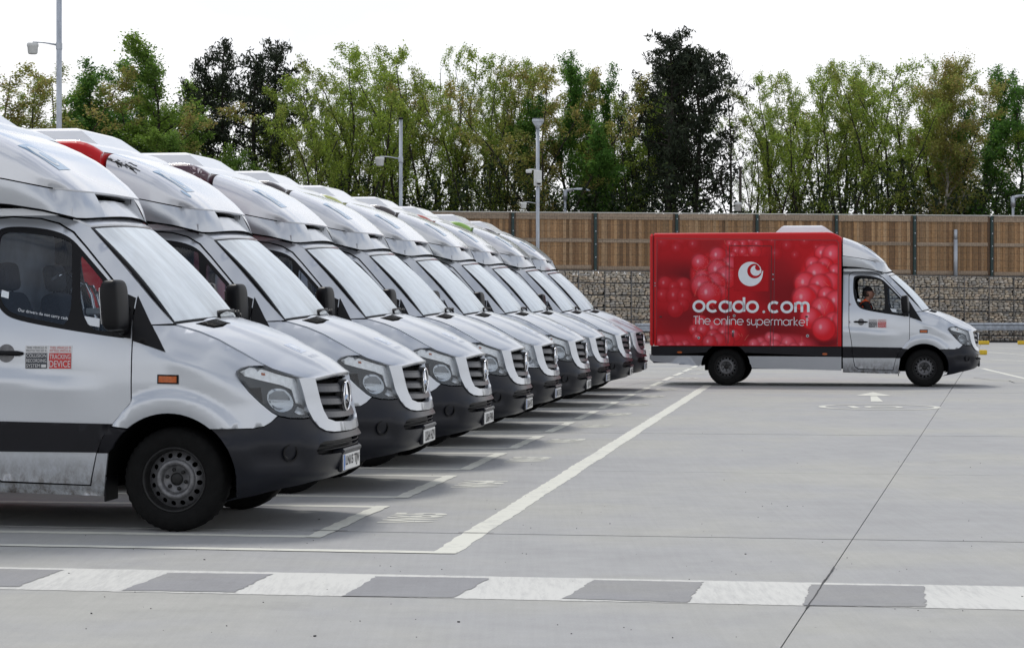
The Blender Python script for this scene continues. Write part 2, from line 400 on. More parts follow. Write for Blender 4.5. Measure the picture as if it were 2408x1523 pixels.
# ------------------------------------------------------------------ mesh building
class MB:
    def __init__(self):
        self.v = []; self.f = []; self.mi = []; self.sm = []; self.n = 0; self.col = []
    def add(self, verts, faces, mi=0, smooth=True, col=None):
        verts = [tuple(map(float, p)) for p in verts]
        self.v += verts
        o = self.n
        self.f += [tuple(i + o for i in f) for f in faces]
        self.mi += [mi] * len(faces); self.sm += [smooth] * len(faces)
        if col is not None:
            self.col += [tuple(col)] * len(verts) if not hasattr(col[0], '__len__') else [tuple(c) for c in col]
        self.n += len(verts)
        return self
    def box(self, c, s, mi=0, rot=None, bev=0.0, col=None, smooth=False, taper=None):
        hx, hy, hz = s[0] / 2, s[1] / 2, s[2] / 2
        V = []; Fs = []
        if bev <= 0:
            V = [(x * hx, y * hy, z * hz) for x in (-1, 1) for y in (-1, 1) for z in (-1, 1)]
            Fs = [(0, 1, 3, 2), (4, 6, 7, 5), (0, 4, 5, 1), (2, 3, 7, 6), (0, 2, 6, 4), (1, 5, 7, 3)]
        else:
            b = min(bev, hx * .98, hy * .98, hz * .98)
            idx = {}
            for sx in (-1, 1):
                for sy in (-1, 1):
                    for sz in (-1, 1):
                        for k in range(3):
                            p = [sx * (hx - b), sy * (hy - b), sz * (hz - b)]
                            p[k] = (sx * hx, sy * hy, sz * hz)[k]
                            idx[(sx, sy, sz, k)] = len(V); V.append(tuple(p))
            I = idx
            for sx in (-1, 1):
                q = [I[(sx, -1, -1, 0)], I[(sx, 1, -1, 0)], I[(sx, 1, 1, 0)], I[(sx, -1, 1, 0)]]
                Fs.append(tuple(q if sx > 0 else q[::-1]))
            for sy in (-1, 1):
                q = [I[(-1, sy, -1, 1)], I[(1, sy, -1, 1)], I[(1, sy, 1, 1)], I[(-1, sy, 1, 1)]]
                Fs.append(tuple(q if sy < 0 else q[::-1]))
            for sz in (-1, 1):
                q = [I[(-1, -1, sz, 2)], I[(1, -1, sz, 2)], I[(1, 1, sz, 2)], I[(-1, 1, sz, 2)]]
                Fs.append(tuple(q if sz > 0 else q[::-1]))
            for a_ in (-1, 1):
                for c_ in (-1, 1):
                    Fs.append((I[(-1, a_, c_, 1)], I[(1, a_, c_, 1)], I[(1, a_, c_, 2)], I[(-1, a_, c_, 2)]))
                    Fs.append((I[(a_, -1, c_, 0)], I[(a_, 1, c_, 0)], I[(a_, 1, c_, 2)], I[(a_, -1, c_, 2)]))
                    Fs.append((I[(a_, c_, -1, 0)], I[(a_, c_, 1, 0)], I[(a_, c_, 1, 1)], I[(a_, c_, -1, 1)]))
            for sx in (-1, 1):
                for sy in (-1, 1):
                    for sz in (-1, 1):
                        Fs.append((I[(sx, sy, sz, 0)], I[(sx, sy, sz, 1)], I[(sx, sy, sz, 2)]))
        if taper:
            V = [(x * (1 + (taper[0] - 1) * (z / (2 * hz) + .5)), y * (1 + (taper[1] - 1) * (z / (2 * hz) + .5)), z) for x, y, z in V]
        mt = rot if rot is not None else Matrix.Identity(3)
        V = [tuple(mt @ Vector(p) + Vector(c)) for p in V]
        return self.add(V, Fs, mi, smooth, col)
    def tube(self, pts, rad, n=8, mi=0, caps=True, smooth=True, col=None):
        pts = [Vector(p) for p in pts]
        if not hasattr(rad, '__len__'):
            rad = [rad] * len(pts)
        V = []; Fs = []
        up = None
        for i, p in enumerate(pts):
            t = (pts[min(i + 1, len(pts) - 1)] - pts[max(i - 1, 0)])
            if t.length < 1e-9: t = Vector((0, 0, 1))
            t.normalize()
            if up is None:
                up = Vector((0, 0, 1)) if abs(t.z) < 0.9 else Vector((1, 0, 0))
            a = t.cross(up)
            if a.length < 1e-6: a = t.orthogonal()
            a.normalize(); b = t.cross(a).normalized(); up = -b if False else up
            for k in range(n):
                th = 2 * math.pi * k / n
                V.append(p + (a * math.cos(th) + b * math.sin(th)) * rad[i])
        for i in range(len(pts) - 1):
            for k in range(n):
                k2 = (k + 1) % n
                Fs.append((i * n + k, i * n + k2, (i + 1) * n + k2, (i + 1) * n + k))
        if caps:
            Fs.append(tuple(range(n))[::-1]); Fs.append(tuple((len(pts) - 1) * n + k for k in range(n)))
        return self.add(V, Fs, mi, smooth, col)
    def blob(self, c, r, e=0.5, rot=None, nu=24, nv=14, mi=0):
        V = []; Fs = []
        cp = lambda t: math.copysign(abs(math.cos(t)) ** e, math.cos(t)); sp_ = lambda t: math.copysign(abs(math.sin(t)) ** e, math.sin(t))
        mt = rot if rot is not None else Matrix.Identity(3)
        for i in range(nv + 1):
            a = -math.pi / 2 + math.pi * i / nv
            for k in range(nu):
                b = 2 * math.pi * k / nu
                V.append(mt @ Vector((r[0] * cp(a) * cp(b), r[1] * cp(a) * sp_(b), r[2] * sp_(a))) + Vector(c))
        for i in range(nv):
            for k in range(nu): Fs.append((i * nu + k, i * nu + (k + 1) % nu, (i + 1) * nu + (k + 1) % nu, (i + 1) * nu + k))
        return self.add(V, Fs, mi, True)
    def lathe(self, prof, c=(0, 0, 0), axis='Y', n=32, mi=0, close=False, sgn=1):
        V = []; Fs = []
        for (r, h) in prof:
            for k in range(n):
                th = 2 * math.pi * k / n
                x, z = r * math.cos(th), r * math.sin(th)
                if axis == 'Y': V.append((c[0] + x, c[1] + sgn * h, c[2] + z))
                elif axis == 'Z': V.append((c[0] + x, c[1] + z, c[2] + h))
                else: V.append((c[0] + h, c[1] + x, c[2] + z))
        for i in range(len(prof) - 1):
            for k in range(n):
                k2 = (k + 1) % n
                Fs.append((i * n + k, i * n + k2, (i + 1) * n + k2, (i + 1) * n + k))
        return self.add(V, Fs, mi, True)
    def grid(self, fn, us, vs, mi=0, smooth=True):
        V = [fn(u, v) for u in us for v in vs]
        nv = len(vs)
        Fs = [(i * nv + j, (i + 1) * nv + j, (i + 1) * nv + j + 1, i * nv + j + 1) for i in range(len(us) - 1) for j in range(nv - 1)]
        return self.add(V, Fs, mi, smooth)
    def panel(self, poly, mapf, step=0.06, holes=(), depth=0.02, off=0.0, mi=0, rim=True, bs=None):
        tris, P = cdt(poly, holes, step, bs or step)
        V = mapf(P, off)
        Vin = mapf(P, off + 0.05)
        # orientation
        t = tris[:, [0, 1, 2]]
        nn = np.cross(V[t[:, 1]] - V[t[:, 0]], V[t[:, 2]] - V[t[:, 0]])
        outd = (V - Vin)[t[:, 0]]
        if (nn * outd).sum() < 0:
            tris = tris[:, ::-1]
        faces = [tuple(int(i) for i in q) for q in tris]
        verts = list(map(tuple, V))
        self.add(verts, faces, mi, True)
        if rim:
            cnt = {}
            for q in faces:
                for a_, b_ in ((q[0], q[1]), (q[1], q[2]), (q[2], q[0])):
                    k = (min(a_, b_), max(a_, b_))
                    cnt[k] = None if k in cnt else (a_, b_)
            E = [e for e in cnt.values() if e]
            ids = sorted({i for e in E for i in e})
            loc = {i: k for k, i in enumerate(ids)}
            Vd = mapf(P[ids], off + depth)
            n_ = len(ids)
            vv = [tuple(V[i]) for i in ids] + [tuple(p) for p in Vd]
            ff = [(loc[b_], loc[a_], loc[a_] + n_, loc[b_] + n_) for a_, b_ in E]
            self.add(vv, ff, mi, False)
        return self
    def build(self, name, mats, parent=None, loc=None, rot=None, colors=False):
        if not isinstance(mats, (list, tuple)): mats = [mats]
        me = bpy.data.meshes.new(name)
        me.from_pydata(self.v, [], self.f)
        for m in mats: me.materials.append(m)
        me.polygons.foreach_set('material_index', self.mi)
        me.polygons.foreach_set('use_smooth', self.sm)
        if self.col:
            ca = me.color_attributes.new('Col', 'FLOAT_COLOR', 'POINT')
            arr = np.ones((len(self.v), 4), dtype=np.float32)
            arr[:, :3] = np.array(self.col, dtype=np.float32)[:, :3]
            ca.data.foreach_set('color', arr.ravel())
        me.update()
        o = bpy.data.objects.new(name, me)
        COL.objects.link(o)
        if parent is not None: o.parent = parent
        if loc is not None: o.location = loc
        if rot is not None: o.rotation_euler = rot
        return o

def inpoly(P, poly):
    x, y = P[:, 0], P[:, 1]
    poly = np.asarray(poly)
    inside = np.zeros(len(P), bool)
    j = len(poly) - 1
    for i in range(len(poly)):
        xi, yi = poly[i]; xj, yj = poly[j]
        c = ((yi > y) != (yj > y))
        with np.errstate(divide='ignore', invalid='ignore'):
            xx = (xj - xi) * (y - yi) / (yj - yi + 1e-30) + xi
        inside ^= (c & (x < xx))
        j = i
    return inside
def resample(poly, bs):
    out = []
    for i in range(len(poly)):
        a = np.array(poly[i], float); b = np.array(poly[(i + 1) % len(poly)], float)
        n = max(1, int(math.ceil(np.linalg.norm(b - a) / bs)))
        for k in range(n): out.append(a + (b - a) * k / n)
    return np.array(out)
def cdt(poly, holes, step, bs):
    loops = [resample(poly, bs)] + [resample(h, bs) for h in holes]
    pts = np.concatenate(loops)
    edges = []
    o = 0
    for l in loops:
        n = len(l)
        edges += [(o + i, o + (i + 1) % n) for i in range(n)]
        o += n
    lo, hi = loops[0].min(0), loops[0].max(0)
    gx = np.arange(lo[0] + step / 2, hi[0], step); gy = np.arange(lo[1] + step / 2, hi[1], step)
    if len(gx) and len(gy):
        G = np.array([(x + (step / 2 if j % 2 else 0), y) for j, y in enumerate(gy) for x in gx])
        k = inpoly(G, loops[0])
        for h in loops[1:]: k &= ~inpoly(G, h)
        G = G[k]
        if len(G):
            A = pts[[e[0] for e in edges]]; B = pts[[e[1] for e in edges]]
            AB = B - A; L2 = (AB ** 2).sum(1) + 1e-12
            AP = G[:, None, :] - A[None]
            t = np.clip((AP * AB).sum(2) / L2, 0, 1)
            d = np.sqrt(((AP - t[..., None] * AB) ** 2).sum(2)).min(1)
            G = G[d > step * 0.45]
            pts = np.concatenate([pts, G])
    vo, eo, fo, *_ = delaunay_2d_cdt([Vector(p) for p in pts], edges, [], 0, 1e-7)
    P = np.array([tuple(v) for v in vo])
    T = np.array([f for f in fo if len(f) == 3], int)
    C = P[T].mean(1)
    k = inpoly(C, loops[0])
    for h in loops[1:]: k &= ~inpoly(C, h)
    return T[k], P

def empty(name, loc=(0, 0, 0), rz=0.0, label=None, cat=None, group=None, kind=None):
    o = bpy.data.objects.new(name, None)
    COL.objects.link(o)
    o.empty_display_size = 0.3
    o.location = loc; o.rotation_euler = (0, 0, rz)
    tag(o, label, cat, group, kind)
    return o
def tag(o, label=None, cat=None, group=None, kind=None):
    if label: o['label'] = label
    if cat: o['category'] = cat
    if group: o['group'] = group
    if kind: o['kind'] = kind
    return o
KIDS = {}
def kids(o): return [c for c in bpy.data.objects if c.parent == o]
def copy_tree(o, childmap, parent=None):
    c = o.copy(); COL.objects.link(c); c.parent = parent
    for ch in childmap.get(o.name, []):
        copy_tree(ch, childmap, c)
    return c
def build_childmap():
    cm = {}
    for ob in bpy.data.objects:
        if ob.parent: cm.setdefault(ob.parent.name, []).append(ob)
    return cm

_tc = {}
def text2d(s, bold=0.0):
    key = (s, bold)
    if key in _tc: return _tc[key]
    cu = bpy.data.curves.new('text_tmp', 'FONT'); cu.body = s; cu.size = 1.0; cu.offset = bold
    cu.resolution_u = 3
    ob = bpy.data.objects.new('text_tmp', cu); COL.objects.link(ob)
    dg = bpy.context.evaluated_depsgraph_get()
    me = ob.evaluated_get(dg).to_mesh()
    P = np.array([v.co[:2] for v in me.vertices]); Fs = [tuple(p.vertices) for p in me.polygons]
    ob.evaluated_get(dg).to_mesh_clear()
    bpy.data.objects.remove(ob); bpy.data.curves.remove(cu)
    lo, hi = P.min(0), P.max(0)
    P = (P - lo) / (hi - lo)
    _tc[key] = (P, Fs)
    return _tc[key]
def add_text(mb, s, x0, x1, y0, y1, mapf, off, mi=0, bold=0.0):
    """fit the string in the rectangle of the panel domain; x0 > x1 mirrors"""
    P, Fs = text2d(s, bold)
    Q = np.stack([x0 + (x1 - x0) * P[:, 0], y0 + (y1 - y0) * P[:, 1]], 1)
    V = mapf(Q, off)
    mb.add(V, Fs, mi, False)
exec_order = True

# ================================================================== ground, slabs and markings
mb = MB()
mb.add([(-1500, -40, -.03), (1500, -40, -.03), (1500, 2500, -.03), (-1500, 2500, -.03)], [(0, 1, 2, 3)], 0, False)
ground = mb.build('ground', M['joint'])
tag(ground, kind='structure')
def far_b(b): return b
BJ = [-6.0, -1.0, 3.2, 8.6, None, 20.0, 25.95, 32.3, 38.3, 44.3, 50.3, 60, 75, 88]
def jb(v, u): x_, y_ = g(u, v); return x_ * SN + y_ * CS
BJ[4] = jb(1262, 1650)
BJ[5] = jb(1110, 1700); BJ[6] = jb(1022, 1950); BJ[7] = jb(956, 1700); BJ[8] = jb(922, 2100)
# long joint is turned a little from the bay direction
LA = Vector((*g(2002.6, 1270), 0)); LB = Vector((*g(2257, 885), 0))
ld = (LB - LA).normalized()
def lj(k, b):                                  # point on long joint k at row distance b
    o = LA + Vector((CS, -SN, 0)) * (6.0 * k)
    bo = o.x * SN + o.y * CS
    db = ld.x * SN + ld.y * CS
    return o + ld * ((b - bo) / db)
GAP = .009
for i in range(len(BJ) - 1):
    for k in range(-5, 7):
        gj = lambda j: {4: .017, 6: .02, 8: .02}.get(j, .006 if j < 8 else .012)
        b0, b1 = BJ[i] + gj(i), BJ[i + 1] - gj(i + 1)
        q = [lj(k, b0), lj(k + 1, b0), lj(k + 1, b1), lj(k, b1)]
        if k <= -4 and i > 9: continue
        gp = GAP if i < 8 else .015
        q[0].x += gp * .4; q[3].x += gp * .4; q[1].x -= gp * .4; q[2].x -= gp * .4
        mb = MB()
        top = [(p.x, p.y, 0) for p in q]; bo = [(p.x, p.y, -.03) for p in q]
        mb.add(top + bo, [(0, 1, 2, 3), (0, 4, 5, 1), (1, 5, 6, 2), (2, 6, 7, 3), (3, 7, 4, 0)], 0, False)
        mb.build('concrete_slab', M['concrete'], ground)

def strip(mb, p0, p1, wd, z=.002, mi=0, jag=.008, seg=.10):
    p0 = Vector(p0); p1 = Vector(p1)
    d = (p1 - p0); Ln = d.length; d.normalize(); nrm = Vector((-d.y, d.x, 0))
    n = max(2, int(Ln / seg))
    V = []
    wob = random.uniform(0, 6)
    for i in range(n + 1):
        p = p0 + d * (Ln * i / n)
        sway = .004 * math.sin(i * .21 + wob)
        for s_ in (-1, 1):
            q = p + nrm * (s_ * (wd / 2 + random.uniform(-jag, jag)) + sway)
            V.append((q.x, q.y, z))
    mb.add(V, [(2 * i, 2 * i + 1, 2 * i + 3, 2 * i + 2) for i in range(n)], mi, False)

PITCH = 2.95
VB0 = 15.02
for i in range(15):
    b0 = 13.97 + i * PITCH; b1 = 16.10 + i * PITCH
    mb = MB()
    af = -3.345
    strip(mb, ab(-10.5, b0), ab(af, b0), .13)
    strip(mb, ab(-10.5, b1), ab(af, b1), .13)
    strip(mb, ab(af - .055, b0 - .06), ab(af - .055, b1 + .06), .115, z=.0045)
    o = mb.build('bay_marking', M['marking'])
    o['kind'] = 'structure'
    mb = MB()
    s_ = 'W%d' % (65 - i)
    bc = (b0 + b1) / 2 + .28
    def gm(P, off=0.0, bc=bc):
        P = np.asarray(P)
        return np.array([tuple(ab(p[1], p[0], .004)) for p in P])
    # baseline along the row, letters upright towards the vans
    P, Fs = text2d(s_, .035)
    Q = np.array([tuple(ab(-2.80 - .40 * q[1], bc - .40 + .76 * q[0], .0025)) for q in P])
    mb.add(Q, Fs, 0, False)
    o = mb.build('bay_number', M['marking'])
    o['kind'] = 'structure'
mb = MB()
strip(mb, ab(-2.385, 13.13), ab(-2.385, 41.2), .16)
strip(mb, ab(-12, 13.15), ab(-2.31, 13.18), .11, z=.0045)
o = mb.build('lane_marking', M['marking']); o['kind'] = 'structure'
mb = MB()
P_ = lambda u, v: Vector((*g(u, v), 0))
strip(mb, P_(2310, 866), P_(2600, 935), .12)
strip(mb, P_(2325, 828), P_(2560, 846), .12)
strip(mb, P_(2330, 816), P_(2560, 826), .12)
strip(mb, P_(2325, 835), P_(2560, 838), .10)
strip(mb, P_(2330, 845), P_(2560, 857), .12)
strip(mb, P_(1524, 822), P_(1640, 832), .12)
o = mb.build('far_bay_marking', M['marking']); o['kind'] = 'structure'

# zebra band across the foreground
mb = MB()
def gp3(u, v, z): x_, y_ = g(u, v); return (x_, y_, z)
tl = lambda u: 1333 + (u) * (1379 - 1333) / 2408
bl = lambda u: 1385 + (u) * (1434 - 1385) / 2408
us = np.arange(-500, 3000, 12)
V = []
for u in us:
    V.append(gp3(u, tl(u) + random.uniform(-.35, .35), .002)); V.append(gp3(u, bl(u) + random.uniform(-.45, .45), .002))
mb.add(V, [(2 * i, 2 * i + 1, 2 * i + 3, 2 * i + 2) for i in range(len(us) - 1)], 0, False)
zb = mb.build('crossing_marking', M['marking_new']); zb['kind'] = 'structure'
def patch(q):
    mb = MB()
    q = resample([tuple(g(*p)) for p in q], .05)
    q = [(x_ + random.uniform(-.010, .010), y_ + random.uniform(-.006, .006), .0045) for x_, y_ in q]
    mb.add(q, [tuple(range(len(q)))], 0, False)
    o = mb.build('crossing_patch', M['patch'], zb)
sc = lambda x_, y_: (x_ / 1.204 / 1.5947, (2000 + y_ / 1.204) / 1.5947)
s6 = lambda x_, y_: ((2000 + x_ / 1.3087) / 1.5947, (1400 + y_ / 1.3087) / 1.5947)
patch([(-300, 1332), sc(285, 166), sc(80, 241), (-330, 1380)])
patch([sc(760, 179), sc(1230, 184), sc(1060, 266), sc(550, 258)])
patch([sc(1700, 195), sc(2215, 203), sc(2050, 290), sc(1545, 284)])
patch([s6(300, 1015), s6(835, 1025), s6(755, 1125), s6(145, 1105)])
patch([s6(1365, 1037), s6(1920, 1045), s6(1925, 1147), s6(1325, 1139)])
patch([(2560, 1388), (2800, 1390), (2840, 1438), (2590, 1433)])

# the slab joints show through the paint
mb = MB()
zb0 = [lj(0, q_) for q_ in (11.0, 11.6, 12.2, 12.8)]
for a, b in zip(zb0[:-1], zb0[1:]): strip(mb, a, b, .008, z=.0062, jag=.002)
strip(mb, ab(-2.50, BJ[4]), ab(-2.26, BJ[4]), .022, z=.0062, jag=.003)
strip(mb, ab(-3.50, BJ[4]), ab(-3.26, BJ[4]), .022, z=.0062, jag=.003)
o = mb.build('joint_line', M['joint']); o['kind'] = 'structure'

# arrow and the speed roundel
mb = MB()
def flat(poly, z=.004):
    mb.add([gp3(u, v, z) for u, v in poly], [tuple(range(len(poly)))], 0, False)
mb.add([gp3(2012, 930, .004), gp3(2098, 931, .004), gp3(2053, 922, .004)], [(0, 1, 2)], 0, False)
flat([(2047, 931.5), (2062, 931.5), (2077, 944.5), (2048, 944.5)], .0045)
o = mb.build('arrow_marking', M['marking']); o['kind'] = 'structure'
mb = MB()
cx, cy = g(2068, 957); 
n = 48
def ring(cx, cy, ro, ri, z=.0045, sx=1, sy=1):
    V = []
    for k in range(n):
        a = 2 * math.pi * k / n
        V.append((cx + ro * sx * math.cos(a), cy + ro * sy * math.sin(a), z)); V.append((cx + ri[0] * math.cos(a), cy + ri[1] * math.sin(a), z))
    mb.add(V, [(2 * k, 2 * k + 1, (2 * k + 3) % (2 * n), (2 * k + 2) % (2 * n)) for k in range(n)], 0, False)
ring(cx, cy, .90, (.80, .80))
ring(cx + .06, cy, .30, (.19, .22), sx=.95, sy=1.15)
mb.add([(cx - .44, cy - .33, .0045), (cx - .33, cy - .33, .0045), (cx - .33, cy + .33, .0045), (cx - .44, cy + .33, .0045)], [(0, 1, 2, 3)], 0, False)
o = mb.build('speed_roundel_marking', M['marking']); o['kind'] = 'structure'

# crack in the concrete right of the red van, grit on the slabs
mb = MB()
pts = [P_(2290, 888), P_(2330, 893), P_(2372, 895), P_(2385, 900), P_(2440, 900)]
for a, b in zip(pts[:-1], pts[1:]): strip(mb, a, b, .035, z=.002, jag=.01)
o = mb.build('crack', M['joint']); o['kind'] = 'structure'
mb = MB()
for i in range(260):
    v_ = random.uniform(860, 1500); u_ = random.uniform(0, 2408)
    x_, y_ = g(u_, v_)
    s_ = random.uniform(.0015, .0045) * (1.8 if random.random() < .05 else 1)
    mb.box((x_, y_, s_ * .4), (s_ * 1.6, s_ * 1.2, s_ * .8), rot=Euler((0, 0, random.uniform(0, 3))).to_matrix())
o = mb.build('grit', M['joint']); o['kind'] = 'stuff'

# verge and land beyond the wall
mb = MB()
mb.add([(-1500, 100, 1.2), (1500, 100, 1.2), (1500, 2500, 1.2), (-1500, 2500, 1.2), (-1500, 95, -.03), (1500, 95, -.03)], [(0, 1, 2, 3), (4, 5, 1, 0)], 0, False)
o = mb.build('verge', M['soil']); o['kind'] = 'structure'

# ================================================================== gabion wall and fences
WA = R(10.0); WY = 86.5
def wp3(t, d, z):                     # t along the wall, d towards the camera
    return Vector((t * math.cos(WA) + d * math.sin(WA), WY + t * math.sin(WA) - d * math.cos(WA), z))
WR = Euler((0, 0, WA)).to_matrix()
def gtop(t): return 2.90 - .0115 * t
wall = empty('gabion_wall', wp3(0, 0, 0), 0, 'long wall of stone-filled wire baskets under the timber fence', 'wall')
wi = Matrix.Translation(wall.location).inverted()
T0, T1 = -30.0, 34.0
mb = MB()
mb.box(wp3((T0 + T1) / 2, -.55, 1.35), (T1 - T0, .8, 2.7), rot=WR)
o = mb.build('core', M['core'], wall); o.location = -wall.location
SCOL = [tuple(min(.8, (.55 * v + .17) * 1.34 * k_) for v, k_ in zip(c, (1.06, 1.0, .91))) for c in [(.42, .38, .32), (.48, .43, .36), (.36, .34, .30), (.52, .47, .40), (.33, .31, .29), (.46, .38, .28), (.40, .38, .36), (.50, .42, .30), (.44, .35, .26), (.30, .30, .30)]]
def stone_mesh(mb, c, sx, sz, sy):
    col = np.array(random.choice(SCOL)) * random.uniform(.8, 1.25)
    n = random.choice((6, 7, 8))
    a0 = random.uniform(0, 1)
    V = []
    for (k, d_) in ((1.0, 0.0), (.80, .55), (.35, .92)):
        for i in range(n):
            a = 2 * math.pi * (i + a0) / n
            ca, sa = math.cos(a), math.sin(a)
            # rounded block outline
            e = .62
            px = math.copysign(abs(ca) ** e, ca); pz = math.copysign(abs(sa) ** e, sa)
            j = random.uniform(.86, 1.08)
            V.append(Vector((px * sx * k * j, -sy * d_ + random.uniform(-.01, .01), pz * sz * k * j)))
    V.append(Vector((0, -sy, 0)))
    rot = Euler((random.uniform(-.2, .2), random.uniform(-.25, .25), random.uniform(-.15, .15))).to_matrix()
    V = [WR @ (rot @ p) + Vector(c) for p in V]
    Fs = []
    for r_ in range(2):
        for i in range(n):
            Fs.append((r_ * n + i, r_ * n + (i + 1) % n, (r_ + 1) * n + (i + 1) % n, (r_ + 1) * n + i))
    for i in range(n): Fs.append((2 * n + i, 2 * n + (i + 1) % n, 3 * n))
    mb.add(V, Fs, 0, False, col=col)
stones = []
LH_ = .49; CW = 1.085
t = -6.0
rows_per = 5
while t < 26.0:
    for ly in range(6):
        ztop = gtop(t) - ly * LH_; zbot = max(ztop - LH_ + .02, 0.0)
        if ztop < .1: continue
        nr = 5 if ztop - zbot > .4 else max(2, int((ztop - zbot) / .1))
        hs = np.random.default_rng(int((t + 50) * 100) + ly).uniform(.7, 1.3, nr); hs = hs / hs.sum() * (ztop - zbot - .02)
        z = ztop - .01
        for h in hs:
            x = t + .02 + random.uniform(-.05, .0)
            while x < t + CW - .03:
                wd = min(random.uniform(.10, .30), t + CW - x)
                if wd < .07: break
                stones.append((x + wd / 2, z - h / 2 + random.uniform(-.012, .012), wd * .5, h * .60))
                x += wd * .97
            z -= h
    t += CW
vis = [s_ for s_ in stones if (3.0 < s_[0] < 7.2) or s_[0] > 14.5]
big = sorted(vis, key=lambda s_: -s_[2] * s_[3])[:300]
bigset = set(map(id, big))
fill = MB()
for s_ in stones:
    c = wp3(s_[0], random.uniform(.0, .035), s_[1]) - wall.location
    if id(s_) in bigset:
        mb = MB(); stone_mesh(mb, (0, 0, 0), s_[2], s_[3], .10)
        mb.build('stone', M['stone'], wall, loc=c)
    else:
        stone_mesh(fill, c, s_[2], s_[3], .10)
o = fill.build('stone_fill', M['stone'], wall); o['kind'] = 'stuff'
mb = MB()
t = -6.0
while t < 26.2:
    for dt in (0,):
        a = wp3(t + dt, .13, 0) - wall.location; b = wp3(t + dt, .13, gtop(t)) - wall.location
        mb.tube([a, b], .017, 4)
    for f in (.2, .4, .6, .8):
        a = wp3(t + f * CW, .125, 0) - wall.location; b = wp3(t + f * CW, .125, gtop(t)) - wall.location
        mb.tube([a, b], .0045, 3, caps=False)
    t += CW
for ly in range(7):
    a = wp3(-6, .13, gtop(-6) - ly * LH_) - wall.location; b = wp3(26, .13, gtop(26) - ly * LH_) - wall.location
    mb.tube([a, b], .016 if ly else .02, 4)
    for f in (.25, .5, .75):
        a2 = a - Vector((0, 0, f * LH_)); b2 = b - Vector((0, 0, f * LH_))
        if min(a2.z, b2.z) > -.0 : mb.tube([a2, b2], .0045, 3, caps=False)
mb.build('basket_wire', M['wire'], wall)

FT = 5.19
PS = 3.365
fence = empty('timber_fence', wp3(0, -.25, gtop(0)), 0, 'tall close-boarded timber fence standing on the gabion wall', 'fence')
fo = fence.location
BC = [(.30, .175, .085), (.35, .215, .11), (.25, .145, .070), (.40, .26, .145), (.21, .12, .06), (.33, .205, .11), (.34, .20, .095)]
nb = 0
for k in range(-4, 8):
    t0 = .05 + PS * k; t1 = t0 + PS
    tc_ = t0 + .15
    nbd = 24
    wd = (t1 - t0 - .30) / nbd
    for i in range(nbd):
        ta = t0 + .15 + wd * (i + .5)
        zb_ = gtop(ta) + .015
        col = np.array(random.choice(BC)) * random.uniform(.72, 1.3)
        mb = MB()
        dd = random.uniform(0, .006) + (.024 if i % 2 else 0)
        mb.box(wp3(ta, -.25 + dd, (zb_ + FT - .03) / 2) - fo, (wd * random.uniform(1.0, 1.03), .02, FT - .03 - zb_), rot=WR, col=col)
        mb.build('board', M['timber'], fence)
    for zc, h in ((FT - .14, .24), ((FT + gtop(t0)) / 2 + .05, .15), (gtop(t0) + .11, .17)):
        col = np.array((.33, .25, .18)) * random.uniform(.9, 1.1)
        mb = MB(); mb.box(wp3((t0 + t1) / 2, -.19, zc) - fo, (PS - .28, .05, h), rot=WR, col=col)
        mb.build('rail', M['timber'], fence)
    mb = MB(); mb.box(wp3(t0, -.21, (gtop(t0) + FT) / 2 - .02) - fo, (.30, .08, FT - gtop(t0) - .04), rot=WR, col=(.15, .09, .055))
    mb.build('fence_post', M['timber'], fence)
mb = MB(); mb.box(wp3(5, -.22, FT + .012) - fo, (45, .13, .035), rot=WR)
mb.build('capping', M['cap'], fence)
mesh_f = empty('mesh_fence', wp3(0, -.05, gtop(0)), 0, 'dark green steel posts and wire mesh in front of the timber boards', 'fence')
mo = mesh_f.location
for k in range(-4, 9):
    t0 = .05 + PS * k
    mb = MB()
    mb.box(wp3(t0, -.08, (gtop(t0) + FT - .02) / 2) - mo, (.115, .07, FT - .02 - gtop(t0)), rot=WR, bev=.008)
    post = mb.build('steel_post', M['green_post'], mesh_f)
    mb = MB()
    for j in range(5):
        mb.box(wp3(t0 + .01, -.04, FT - .22 - j * .52) - mo, (.05, .02, .05), rot=WR, bev=.01)
    mb.build('bolt', M['gal'], post)
    mb = MB()
    z = gtop(t0) + .05
    while z < FT:
        mb.tube([wp3(t0, -.10, z) - mo, wp3(t0 + PS, -.10, z) - mo], .0045, 3, caps=False); z += .3
    x = t0 + .1
    while x < t0 + PS:
        mb.tube([wp3(x, -.10, gtop(x)) - mo, wp3(x, -.10, FT - .03) - mo], .0022, 3, caps=False); x += .1
    mb.build('wire_panel', M['gwire'], mesh_f)

# guard rail in front of the wall
def yrail(u): return 80.0
rail = empty('crash_barrier', (0, 0, 0), 0, 'galvanised steel crash barrier along the foot of the gabion wall', 'crash barrier')
def gr_pt(t, d, z): return wp3(t, 2.2 + d, z)
mb = MB()
prof = [(0.0, .16), (.045, .145), (.05, .09), (.0, .06), (-.02, .02), (-.02, -.02), (.0, -.06), (.05, -.09), (.045, -.145), (.0, -.16)]
tt = [4.5, 30]
V = []
for t_ in tt:
    for d_, z_ in prof: V.append(gr_pt(t_, d_ * 1.3, .62 + z_ * 1.0))
n = len(prof)
mb.add(V, [(j, j + 1, n + j + 1, n + j) for j in range(n - 1)], 0, False)
mb.build('beam', M['gal'], rail)
for k in range(11):
    t_ = 21.25 - 3.2 * k + 6.4
    if t_ < 5: continue
    mb = MB(); mb.box(gr_pt(t_, -.12, .36), (.14, .10, .72), rot=WR, bev=.01)
    mb.build('barrier_post', M['gal'], rail)
